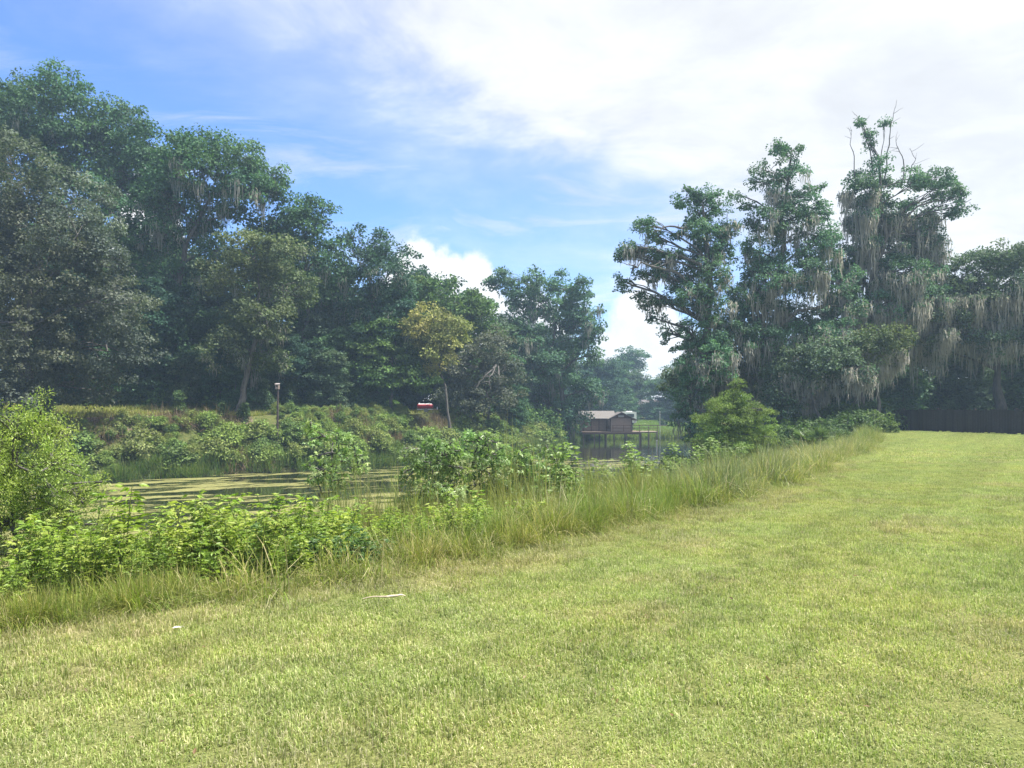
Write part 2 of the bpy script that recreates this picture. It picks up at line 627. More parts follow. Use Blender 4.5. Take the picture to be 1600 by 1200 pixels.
# ------------------------------------------------------------------ scatter by geometry nodes (only for uncountable ground cover)
def instancer(name, pts, rot, scl, idx, meshes, label):
    hid = bpy.data.collections.new(name + '_kinds')
    for i, me in enumerate(meshes):
        hid.objects.link(bpy.data.objects.new('%s_kind_%02d' % (name, i), me))
    me = bpy.data.meshes.new(name)
    me.vertices.add(len(pts))
    me.vertices.foreach_set('co', np.ascontiguousarray(pts, np.float32).ravel())
    for nm, ty, key, val in (('rot', 'FLOAT_VECTOR', 'vector', rot), ('scl', 'FLOAT_VECTOR', 'vector', scl), ('idx', 'INT', 'value', idx)):
        a = me.attributes.new(nm, ty, 'POINT')
        a.data.foreach_set(key, np.ascontiguousarray(val, np.int32 if ty == 'INT' else np.float32).ravel())
    for m_ in meshes[0].materials:
        me.materials.append(m_)
    o = add(name, me, kind='stuff', label=label)
    ng = bpy.data.node_groups.new(name + '_nodes', 'GeometryNodeTree')
    ng.interface.new_socket('Geometry', in_out='INPUT', socket_type='NodeSocketGeometry')
    ng.interface.new_socket('Geometry', in_out='OUTPUT', socket_type='NodeSocketGeometry')
    k = NT(ng)
    gi, go = k.new('NodeGroupInput'), k.new('NodeGroupOutput')
    mp = k.new('GeometryNodeMeshToPoints')
    ip = k.new('GeometryNodeInstanceOnPoints')
    ci = k.new('GeometryNodeCollectionInfo')
    ci.inputs[0].default_value = hid
    ci.inputs['Separate Children'].default_value = True
    ci.inputs['Reset Children'].default_value = True
    ip.inputs['Pick Instance'].default_value = True

    def attr(nm, ty):
        a = k.new('GeometryNodeInputNamedAttribute', data_type=ty)
        a.inputs['Name'].default_value = nm
        return a.outputs[0]
    k.l.new(gi.outputs[0], mp.inputs['Mesh'])
    k.l.new(mp.outputs[0], ip.inputs['Points'])
    k.l.new(ci.outputs[0], ip.inputs['Instance'])
    k.l.new(attr('idx', 'INT'), ip.inputs['Instance Index'])
    e2r = k.new('FunctionNodeEulerToRotation')
    k.l.new(attr('rot', 'FLOAT_VECTOR'), e2r.inputs[0])
    k.l.new(e2r.outputs[0], ip.inputs['Rotation'])
    k.l.new(attr('scl', 'FLOAT_VECTOR'), ip.inputs['Scale'])
    k.l.new(ip.outputs[0], go.inputs[0])
    o.modifiers.new('scatter', 'NODES').node_group = ng
    return o


def blades_mesh(name, n, spread, h0, h1, w, cols, lean=.5, seed=0, mat=None, curve=.35):
    """n curved blades standing within a square (spread<0: a tuft of radius -spread)"""
    r = np.random.default_rng(seed)
    if spread > 0:
        base = np.stack([r.uniform(-spread, spread, n), r.uniform(-spread, spread, n), np.zeros(n)], -1)
        a = r.uniform(0, 2 * np.pi, n)
    else:
        rr = np.sqrt(r.random(n)) * -spread
        a = r.uniform(0, 2 * np.pi, n)
        base = np.stack([rr * np.cos(a), rr * np.sin(a), np.zeros(n)], -1)
        a = a + r.normal(0, .7, n)
    H = r.uniform(h0, h1, n)
    ln = np.abs(r.normal(0, lean, n))
    out = np.stack([np.cos(a), np.sin(a), np.zeros(n)], -1)
    side = np.stack([-np.sin(a), np.cos(a), np.zeros(n)], -1)
    seg = 4 if spread < 0 else 3
    V = np.zeros((n, 2 * seg - 1, 3))
    for i in range(seg):
        t = i / (seg - 1)
        ang = ln * (.5 + curve * 3 * t)
        p = base + out * (H * t * np.sin(np.minimum(ang, 1.9)))[:, None]
        p[:, 2] += H * t * np.cos(np.minimum(ang, 1.75))
        if i < seg - 1:
            ww = w * (1 - .55 * t) * r.uniform(.8, 1.2, n)
            V[:, 2 * i] = p - side * ww[:, None] / 2
            V[:, 2 * i + 1] = p + side * ww[:, None] / 2
        else:
            V[:, 2 * i] = p
    V[:, 0:2, 2] -= .02
    tf = []
    for i in range(seg - 2):
        tf += [(2 * i, 2 * i + 1, 2 * i + 2), (2 * i + 1, 2 * i + 3, 2 * i + 2)]
    tf += [(2 * seg - 4, 2 * seg - 3, 2 * seg - 2)]
    tf = np.array(tf)
    Fc = (tf[None] + (np.arange(n) * (2 * seg - 1))[:, None, None]).reshape(-1, 3)
    cols = np.asarray(cols, float)
    c = cols[r.integers(0, len(cols), n)] * r.uniform(.72, 1.28, (n, 1))
    return mesh_from(name, V.reshape(-1, 3), [Fc], mat, np.repeat(c, 2 * seg - 1, 0))


def frustum_mask(x, y, margin=3.0, near=2.0):
    return (y > near) & (np.abs(x) < y * (800 / F) + margin)


def build_lawn_grass():
    g = [(.29, .36, .11), (.34, .40, .145), (.225, .295, .08), (.39, .425, .19), (.30, .37, .12), (.325, .385, .135), (.50, .495, .29), (.44, .43, .23)]
    kinds = [blades_mesh('lawn_patch', 4000, .42, .018, .048, .0060, g, 1.05, 10 + i, M_GRASS) for i in range(4)]
    far = [blades_mesh('lawn_patch_far', 1500, .62, .03, .06, .012, g, 1.0, 30 + i, M_GRASS) for i in range(2)]
    dry = [blades_mesh('lawn_patch_dry', 2600, .42, .02, .06, .0062, [(.42, .39, .23), (.48, .45, .28), (.34, .34, .16), (.26, .30, .10)], .8, 40 + i, M_GRASS) for i in range(2)]
    r = np.random.default_rng(3)
    pts, idx = [], []
    x, y = np.meshgrid(np.arange(-14, 22, .6), np.arange(1.6, 22, .6))
    x, y = x.ravel(), y.ravel()
    x = x + r.uniform(-.1, .1, len(x))
    y = y + r.uniform(-.1, .1, len(y))
    d = sdist(EDGE, x, y)
    k = frustum_mask(x, y, 2.5, 1.6) & (d < .25)
    x, y, d = x[k], y[k], d[k]
    dryp = smooth(-1.0, -.05, d) * .8 + .04
    ii = np.where(r.random(len(x)) < dryp, 6 + r.integers(0, 2, len(x)), r.integers(0, 4, len(x)))
    pts.append(np.stack([x, y], -1))
    idx.append(ii)
    x, y = np.meshgrid(np.arange(2, 45, .95), np.arange(22, 56, .95))
    x, y = x.ravel() + r.uniform(-.2, .2, x.size), y.ravel() + r.uniform(-.2, .2, x.size)
    d = sdist(EDGE, x, y)
    k = frustum_mask(x, y, 4) & (d < .2) & (x < 40)
    pts.append(np.stack([x[k], y[k]], -1))
    idx.append(4 + r.integers(0, 2, k.sum()))
    xy = np.concatenate(pts)
    idx = np.concatenate(idx)
    z = ground_z(xy[:, 0], xy[:, 1])
    n = len(xy)
    rot = np.zeros((n, 3))
    rot[:, 2] = r.uniform(0, 6.28, n)
    sc = np.ones((n, 3)) * r.uniform(.85, 1.2, (n, 1))
    sc[:, 2] *= r.uniform(.8, 1.25, n)
    instancer('lawn_grass', np.column_stack([xy, z]), rot, sc, idx, kinds + far + dry, 'short mown lawn grass with dry straw patches')


build_lawn_grass()

# ------------------------------------------------------------------ trees
GREEN = dict(
    oak=[(.084, .130, .074), (.10, .148, .084), (.070, .114, .066)],
    dusky=[(.094, .112, .084), (.084, .102, .078), (.108, .124, .088)],
    forest=[(.066, .138, .066), (.080, .156, .072), (.056, .12, .060)],
    bright=[(.085, .145, .040), (.10, .160, .046), (.07, .125, .040)],
    yellow=[(.29, .295, .10), (.245, .265, .09), (.34, .33, .12)],
    olive=[(.100, .132, .056), (.118, .148, .064), (.088, .12, .054)],
    gum=[(.085, .165, .095), (.105, .19, .105), (.068, .142, .082)],
    blue=[(.038, .086, .054), (.046, .098, .060)],
    cypress=[(.17, .235, .06), (.15, .215, .055)],
    salt=[(.26, .33, .07), (.32, .38, .09), (.21, .28, .06)],
    sapling=[(.19, .28, .095), (.235, .33, .115), (.155, .24, .085), (.30, .38, .17)],
    shrub=[(.095, .145, .036), (.12, .17, .045), (.08, .12, .034)],
)
BARK = (.115, .108, .10)
MOSSC = np.array([(.38, .385, .35), (.46, .45, .40), (.33, .335, .31), (.42, .41, .37)])


def leaves_for_lobes(lobes, rng, leaf, palette, dens, clump_r, per, droop=.25, shell=.5, tplt=DIAMOND, flat=.55):
    """leaf clumps spread through ellipsoid lobes; lobes (cx,cy,cz,rx,ry,rz[,dens])"""
    palette = np.asarray(palette, float)
    bagV, bagF, bagC, n0 = [], [], [], 0
    tips = []
    for lb in lobes:
        cx, cy, cz, rx, ry, rz = lb[:6]
        dm = lb[6] if len(lb) > 6 else 1.0
        vol = (rx * ry * rz) ** (2 / 3)
        nc = max(4, int(dens * dm * 2.15 * vol / (clump_r ** 2)))
        u = unit(rng.normal(0, 1, (nc, 3)))
        rad = shell + (1.08 - shell) * rng.random(nc) ** .7
        rad *= 1 + .16 * np.sin(u[:, 0] * 5 + cx) * np.cos(u[:, 2] * 4 + cz) + rng.normal(0, .06, nc) + rng.exponential(.07, nc)
        c = np.array([cx, cy, cz]) + u * rad[:, None] * np.array([rx, ry, rz])
        tips.append(c)
        n = int(per)
        crs = clump_r * rng.uniform(.55, 1.25, nc)
        ctone = rng.uniform(.82, 1.2) * np.array([rng.uniform(.9, 1.06), 1.0, rng.uniform(.9, 1.1)]) * rng.uniform(.78, 1.25, (nc, 1)) * palette[rng.integers(0, len(palette), nc)]
        q = rng.normal(0, .5, (nc, n, 3))
        q = q / np.maximum(1, np.linalg.norm(q, axis=-1, keepdims=True))
        q[..., 2] = q[..., 2] * flat - (q[..., 0] ** 2 + q[..., 1] ** 2) * droop
        pos = (c[:, None] + q * crs[:, None, None]).reshape(-1, 3)
        m = len(pos)
        outw = unit(q.reshape(-1, 3) + .15 * rng.normal(0, 1, (m, 3)))
        dirv = unit(outw + np.array([0, 0, -.35]) + .5 * rng.normal(0, 1, (m, 3)))
        nrm = unit(np.array([0, 0, .9]) + .55 * np.repeat(u, n, 0) + .75 * rng.normal(0, 1, (m, 3)))
        V, Fc, own = scatter(tplt, pos, dirv, nrm, leaf * rng.uniform(.6, 1.35, m), rng.uniform(.8, 1.3, m))
        cl = (np.repeat(ctone, n, 0) * rng.uniform(.75, 1.3, (m, 1)))[own]
        bagV.append(V)
        bagF.append(Fc + n0)
        bagC.append(cl)
        n0 += len(V)
    return np.concatenate(bagV), np.concatenate(bagF), np.concatenate(bagC), tips


def moss_geometry(spots, rng, Lmin, Lmax, strands, spread, width):
    """curtains of hanging strands under the given points"""
    spots = np.asarray(spots, float)
    nb = len(spots)
    L = rng.uniform(Lmin, Lmax, nb) * rng.uniform(.5, 1.0, nb)
    c = np.repeat(spots, strands, 0)
    n = len(c)
    off = np.clip(rng.normal(0, 1, (n, 3)), -1.5, 1.5) * np.array([spread * .75, spread * .75, .18])
    c = c + off
    fall = np.exp(-(off[:, 0] ** 2 + off[:, 1] ** 2) / (2 * (spread * .9) ** 2))
    l = np.repeat(L, strands) * (.25 + .75 * fall) * rng.uniform(.35, 1.2, n)
    a = rng.uniform(0, np.pi, n)
    side = np.stack([np.cos(a), np.sin(a), np.zeros(n)], -1)
    w = width * rng.uniform(.6, 1.5, n)
    sway = rng.normal(0, .07, (n, 3)) * l[:, None]
    V = np.zeros((n, 7, 3))
    for i, (t, k) in enumerate(((0, .7), (.4, 1.0), (.75, .6))):
        p = c + sway * t * t + rng.normal(0, .045, (n, 3))
        p[:, 2] = c[:, 2] - l * t
        V[:, 2 * i] = p - side * (w * k / 2)[:, None]
        V[:, 2 * i + 1] = p + side * (w * k / 2)[:, None]
    p = c + sway
    p[:, 2] = c[:, 2] - l
    V[:, 6] = p
    tf = np.array([(0, 1, 3), (0, 3, 2), (2, 3, 5), (2, 5, 4), (4, 5, 6)])
    Fc = (tf[None] + (np.arange(n) * 7)[:, None, None]).reshape(-1, 3)
    cc = np.repeat(np.repeat(MOSSC[rng.integers(0, 4, nb)], strands, 0) * rng.uniform(.75, 1.2, (n, 1)), 7, 0)
    return V.reshape(-1, 3), Fc, cc


TREE_COUNT = [0]


def grow_tree(name, label, base, lobes, palette, leaf=.2, dens=2.6, clump=.75, per=70, trunk_r=.3, trunk_pts=None, moss=0,
              moss_len=(.6, 1.8), moss_w=.05, group=None, seed=None, bark=BARK, droop=.25, shell=.5, extra=None, flat=.55, twigs=10,
              mossspread=.35, cat='tree', moss_top=.93, lean_top=None, tplt=DIAMOND, mat=None, big=1.08):
    """lobes in world coordinates; the thing's Empty stands at the trunk's foot"""
    TREE_COUNT[0] += 1
    rng = np.random.default_rng(seed if seed is not None else TREE_COUNT[0] * 7 + 1)
    bx, by = base
    bz = gz(bx, by)
    root = add(name, None, None, (bx, by, bz), label, cat, group)
    B = np.array([bx, by, bz])
    lob = [tuple(np.array(l[:3]) - B) + tuple(l[3:]) for l in lobes]
    V, Fc, C, tips = leaves_for_lobes(lob, rng, leaf * big, palette, dens, clump, per, droop, shell, tplt, flat)
    add('crown', mesh_from('crown', V, [Fc], mat or M_LEAF, C), root)
    # trunk and limbs
    bag = Bag()
    cen = np.array([l[:3] for l in lob])
    wgt = np.array([l[3] for l in lob])
    if trunk_pts is None:
        mid = (cen * wgt[:, None]).sum(0) / wgt.sum()
        hi = cen[:, 2].max()
        lo = cen[:, 2].min()
        fork = np.array([mid[0] * .35, mid[1] * .35, max(lo * .55, .18 * hi)])
        top = np.array([mid[0] * .9, mid[1] * .9, lo + (hi - lo) * .75])
        tp = np.concatenate([limb(np.array([0, 0, -.3]), fork, 5, 0, rng), limb(fork, top, 7, 0, rng)[1:]])
    else:
        ctrl = np.asarray(trunk_pts, float) - B
        tp = [ctrl[0]]
        for a, b in zip(ctrl[:-1], ctrl[1:]):
            tp += list(limb(a, b, 5, 0, rng)[1:])
        tp = np.array(tp)
        tp[0, 2] = -.3
    tr = trunk_r * .8 * (1 - .85 * np.linspace(0, 1, len(tp)) ** .9)
    tr[0] *= 1.45
    tr[1] *= 1.1
    tube(bag, tp, tr, 9, bark, 0, rng)
    for l, t in zip(cen, tips):
        below = tp[:, 2] < l[2] + .1
        cand = np.where(below, np.linalg.norm(tp - l, axis=1) + .4 * np.abs(tp[:, 2] - l[2] * .75), 1e9)
        j = int(np.argmin(cand)) if below.any() else 1
        j = max(j, 1)
        r0 = min(tr[j] * .6, trunk_r * .28)
        c = limb(tp[j], l, 6, .08, rng)
        tube(bag, c, np.linspace(r0, r0 * .3, 6), 6, bark, 0, rng)
        for q in t[rng.permutation(len(t))[:twigs]]:
            s = c[rng.integers(2, 6)]
            tube(bag, limb(s, q, 4, .05, rng), np.linspace(r0 * .28 + .012, .012, 4), 4, bark, 0)
    if extra is not None:
        for pl, rr in extra:
            pl = np.asarray(pl, float) - B
            cv = np.concatenate([limb(a, b, 4, 0, rng)[:-1] for a, b in zip(pl[:-1], pl[1:])] + [pl[-1:]])
            cv[1:-1] += rng.normal(0, rr * .9, cv[1:-1].shape)
            tube(bag, cv, np.linspace(rr, rr * .25, len(cv)), 5, tuple(np.array(bark) * 1.15), 0)
            for _ in range(5):
                q = cv[rng.integers(len(cv) // 3, len(cv))]
                e = q + np.array([rng.normal(0, .45), rng.normal(0, .3), rng.uniform(-.1, .6)])
                tube(bag, limb(q, e, 4, 0, rng), np.linspace(rr * .35, rr * .12, 4), 4, tuple(np.array(bark) * 1.15), 0)
    add('trunk', bag.mesh('trunk', M_BARK, True), root)
    if moss:
        big_l = np.median(wgt) * .8
        keep = [(t[(t[:, 2] < l[2] + .15 * l[5])]) for t, l in zip(tips, lob) if l[3] > big_l and (l[2] < cen[:, 2].max() * moss_top)]
        allt = np.concatenate(keep)
        if len(allt):
            sel = allt[rng.integers(0, len(allt), moss)]
            V, Fc, C = moss_geometry(sel, rng, moss_len[0], moss_len[1], 22, mossspread, moss_w * .72)
            add('hanging_moss', mesh_from('hanging_moss', V, [Fc], M_MOSS, C), root, kind='stuff')
    return root


def px_lobes(D, spec, depth=.9, seed=0):
    """crown lobes given as (px, py, rx_px[, ry_px[, density]]) at depth D"""
    r = random.Random(seed)
    out = []
    for s in spec:
        px, py, rx = s[:3]
        ry = s[3] if len(s) > 3 and s[3] else rx
        dm = s[4] if len(s) > 4 else 1.0
        R = rx / F * D
        dd = r.uniform(-.9, 1.3) * R * depth
        p = P(px, py, D)
        out.append((p[0], p[1] + dd, p[2], R, R * 1.05, ry / F * D, dm))
    return out


def at(px, D):
    return ((px - 800) / F * D, D)


def hero(name, label, px, D, spec, pal, seed=0, depth=.9, **kw):
    return grow_tree(name, label, at(px, D), px_lobes(D, spec, depth, seed), GREEN[pal], seed=seed + 100, **kw)


def left_wood():
    G = 'tall trees of the wood on the far bank'
    hero('oak_tree', 'dusky grey-green oak at the left edge, standing before the taller trees', 40, 45,
         [(35, 265, 48, 42), (95, 310, 55, 50), (20, 350, 70, 60), (130, 370, 52), (70, 420, 85, 70), (160, 400, 38, 34), (-30, 420, 80),
          (150, 470, 58, 50), (60, 510, 85, 65), (185, 480, 34, 30), (140, 545, 62, 44), (10, 560, 75, 55), (90, 600, 60, 42), (30, 630, 60, 40), (-60, 300, 90), (-60, 520, 90)],
         'dusky', 1, leaf=.15, dens=1.9, clump=.62, per=95, trunk_r=.42, shell=.62)
    hero('tall_oak', 'tallest green tree of the wood rising at the top left corner', 70, 62,
         [(0, 160, 62, 48), (50, 130, 38, 30), (105, 145, 38, 30), (75, 190, 60, 45), (150, 185, 40, 34), (190, 165, 18, 14), (170, 235, 55, 42), (215, 195, 26, 22), (120, 270, 70, 55),
          (30, 240, 70, 60), (215, 265, 45, 38), (190, 340, 60, 50), (-70, 170, 70), (235, 240, 26, 22), (215, 410, 45, 45), (135, 165, 34, 28), (195, 215, 34, 28), (240, 280, 36, 32), (100, 215, 50, 40), (15, 190, 50, 40)],
         'forest', 2, leaf=.21, dens=2.6, clump=.85, per=80, trunk_r=.5, group=G, moss=60, moss_len=(.8, 1.8))
    hero('spreading_oak', 'broad domed oak crown with limbs showing, second highest of the wood', 280, 60,
         [(285, 228, 32, 22), (335, 225, 36, 24), (385, 245, 34, 26), (425, 275, 24, 24), (262, 260, 32, 26), (320, 275, 46, 32), (395, 305, 36, 24), (435, 300, 14, 18), (270, 310, 40, 32),
          (250, 365, 40, 36), (300, 350, 32, 26), (360, 330, 26, 18, .7), (415, 345, 30, 22), (340, 390, 30, 24), (265, 430, 40), (300, 245, 32, 22), (355, 255, 36, 24), (400, 280, 30, 22), (350, 300, 34, 20), (245, 300, 30, 30), (300, 320, 34, 24)],
         'forest', 3, leaf=.2, dens=2.7, clump=.8, per=80, trunk_r=.55, group=G, moss=110, moss_len=(1.0, 3.2), moss_w=.07,
         trunk_pts=[P(270, 640, 60), P(272, 500, 60), P(290, 380, 60), P(345, 290, 60)])
    hero('slender_oak', 'rounded green tree stepping down beside the broad domed oak', 470, 63,
         [(480, 325, 26, 20), (510, 330, 14, 14), (455, 350, 34, 28), (495, 365, 24, 20), (440, 400, 42, 36), (490, 410, 32, 30), (520, 385, 14, 14, .8), (460, 460, 45, 40), (500, 470, 35), (470, 345, 28, 24), (450, 375, 34, 26), (520, 420, 26, 24)],
         'forest', 4, leaf=.21, dens=2.5, clump=.8, per=75, trunk_r=.4, group=G, moss=60, moss_len=(.8, 2.4), moss_w=.06)
    hero('olive_oak', 'olive brown-green oak standing forward of the wood behind the nest box', 372, 54,
         [(385, 385, 42, 30), (430, 395, 36, 28), (360, 430, 44, 36), (420, 440, 48, 38), (455, 450, 28, 30), (375, 490, 44, 34), (425, 500, 36, 30), (350, 540, 36, 30, .8), (400, 545, 40, 30, .8)],
         'olive', 5, leaf=.17, dens=2.6, clump=.66, per=85, trunk_r=.38, moss=50, moss_len=(.8, 2.0), shell=.58)
    hero('dark_oak', 'dark blue-green oak with sky showing through its top, right of the domed oak', 560, 64,
         [(545, 362, 18, 16), (580, 378, 30, 24), (612, 395, 26, 24), (560, 410, 34, 26), (605, 430, 32, 24), (540, 455, 40, 30), (590, 475, 42, 32), (630, 455, 22, 22), (615, 500, 42, 32), (560, 530, 50, 40)],
         'blue', 6, leaf=.21, dens=2.2, clump=.75, per=75, trunk_r=.45, group=G, moss=40, moss_len=(.8, 1.8))
    hero('round_crown_tree', 'fresh green round-topped tree under the low white cloud', 700, 72,
         [(650, 450, 26, 20), (690, 460, 30, 22), (725, 470, 28, 22), (755, 490, 22, 22), (670, 490, 38, 30), (720, 510, 40, 30), (765, 525, 22, 22), (700, 550, 50, 35)],
         'bright', 7, leaf=.24, dens=2.5, clump=.85, per=75, trunk_r=.4, group=G)
    hero('green_oak', 'mid green flat-layered tree left of the yellow tree', 610, 63,
         [(600, 515, 34, 20), (640, 505, 30, 20), (585, 550, 32, 22), (630, 550, 36, 24), (600, 585, 36, 20), (650, 590, 40, 20)],
         'bright', 8, leaf=.19, dens=2.6, clump=.65, per=75, trunk_r=.24, flat=.35)
    hero('yellowing_tree', 'pale yellow-leaved tree catching sun above the red tank', 706, 62.5,
         [(675, 500, 30, 20), (702, 512, 28, 22), (655, 512, 20, 18), (665, 530, 24, 22), (695, 548, 26, 20), (720, 520, 12, 12), (672, 570, 20, 18, .7)],
         'yellow', 9, leaf=.18, dens=2.4, clump=.6, per=75, trunk_r=.2)
    hero('bare_limbed_tree', 'grey-green small tree with pale bare drooping limbs beside the tall water-edge tree', 768, 66,
         [(765, 540, 34, 26), (735, 575, 32, 26), (785, 580, 32, 28), (760, 620, 44, 26), (720, 615, 34, 24)],
         'dusky', 10, leaf=.18, dens=2.2, clump=.62, per=70, trunk_r=.22,
         extra=[([P(775, 570, 65), P(755, 590, 64), P(742, 610, 63.6)], .09), ([P(775, 570, 65), P(768, 590, 64), P(765, 613, 63.6)], .09),
                ([P(778, 572, 65), P(780, 590, 64), P(776, 606, 63.6)], .08)])
    hero('water_edge_tree', 'tall dark green tree standing at the water, trunk wrapped in grey moss, by the boathouse', 893, 84,
         [(783, 432, 17, 14), (768, 440, 9, 8), (800, 455, 18, 20), (830, 438, 22, 18), (838, 470, 26, 22), (880, 445, 26, 20), (905, 445, 14, 14), (905, 475, 28, 22), (870, 490, 34, 26), (800, 500, 22, 28),
          (820, 530, 34, 26), (910, 510, 28, 22), (925, 525, 14, 12), (880, 545, 40, 28), (925, 555, 15, 16, .7), (845, 575, 34, 28), (885, 600, 34, 26), (830, 625, 30, 30), (920, 610, 24, 20), (890, 645, 30, 26)],
         'gum', 11, leaf=.25, dens=2.5, clump=.8, per=75, trunk_r=.6, moss=110, moss_len=(1.0, 3.0), moss_w=.09)
    # trees standing deeper in the wood, filling it
    rng = np.random.default_rng(77)
    kinds = []
    for i in range(5):
        H = (17, 19, 15, 20, 16)[i]
        lob = []
        for j in range(20):
            t = rng.uniform(.04, .96)
            wd = 4.6 * math.sin(math.pi * (.3 + .62 * t)) + .5
            a = rng.uniform(0, 6.28)
            rr = wd * rng.uniform(.15, .7)
            s = rng.uniform(2.1, 3.2)
            lob.append((rr * math.cos(a) + (-8 + i * .1), -60 + rr * math.sin(a), 0 + H * t, s, s, s * .75, 1.0))
        kinds.append((lob, H))
    roots = []
    lab = 'dark green tree deep in the shaded wood'
    for i, (lob, H) in enumerate(kinds):
        bz = gz(-8, -60)
        l2 = [(l[0], l[1], l[2] + bz) + l[3:] for l in lob]
        roots.append(grow_tree('woodland_tree', lab, (-8, -60), l2, GREEN[('forest', 'blue', 'oak', 'forest', 'oak')[i]],
                               leaf=.36, dens=1.3, clump=1.0, per=60, trunk_r=.3, group='trees deep in the wood', seed=500 + i, twigs=4))
    spots = [(60, 70, 1.1), (-80, 66, 1.1), (150, 72, .95), (230, 68, .85), (300, 70, .85), (205, 60, .5), (255, 58, .5), (360, 72, .8), (420, 68, .75), (470, 74, .75),
             (320, 62, .5), (520, 72, .7), (565, 76, .72), (620, 74, .62), (495, 64, .5), (540, 62, .42), (660, 80, .75), (705, 84, .72), (740, 78, .62), (775, 82, .6), (815, 90, .6),
             (640, 71, .4), (850, 92, .55), (720, 73, .36), (440, 62, .4), (280, 75, .9), (100, 58, .55), (380, 80, .8), (180, 57, .42), (600, 86, .8),
             (372, 55.6, .22), (345, 57, .25), (395, 57, .26), (702, 72, .2), (725, 71.5, .26), (745, 70, .24), (640, 72, .2), (300, 57.5, .3), (240, 57.5, .28), (520, 60, .3), (580, 63, .28), (465, 61, .3), (-160, 60, 1.0), (800, 74, .35), (130, 85, 1.1), (500, 88, .8)]
    # hidden masters are the first five themselves
    for i, (px, D, s) in enumerate(spots):
        x, y = at(px, D)
        loc = (x, y, gz(x, y))
        sc = (s * rng.uniform(.9, 1.15) + .05, s * rng.uniform(.9, 1.15) + .05, s)
        if i < 5:
            o = roots[i]
            o.location = loc
            o.scale = sc
            o.rotation_euler = (0, 0, rng.uniform(0, 6.28))
        else:
            o = copy_tree(roots[i % 5], loc, rng.uniform(0, 6.28), sc)
        where = ('behind the dusky oak' if px < 200 else 'below the broad domed oak' if px < 350 else 'behind the olive oak' if px < 500 else 'below the dark blue-green oak' if px < 630
                 else 'behind the yellow tree' if px < 760 else 'beside the tall water-edge tree')
        o['label'] = 'dark green tree in the shaded wood, ' + where
        o['group'] = 'wood trees ' + where
    return roots


WOOD_KINDS = left_wood()


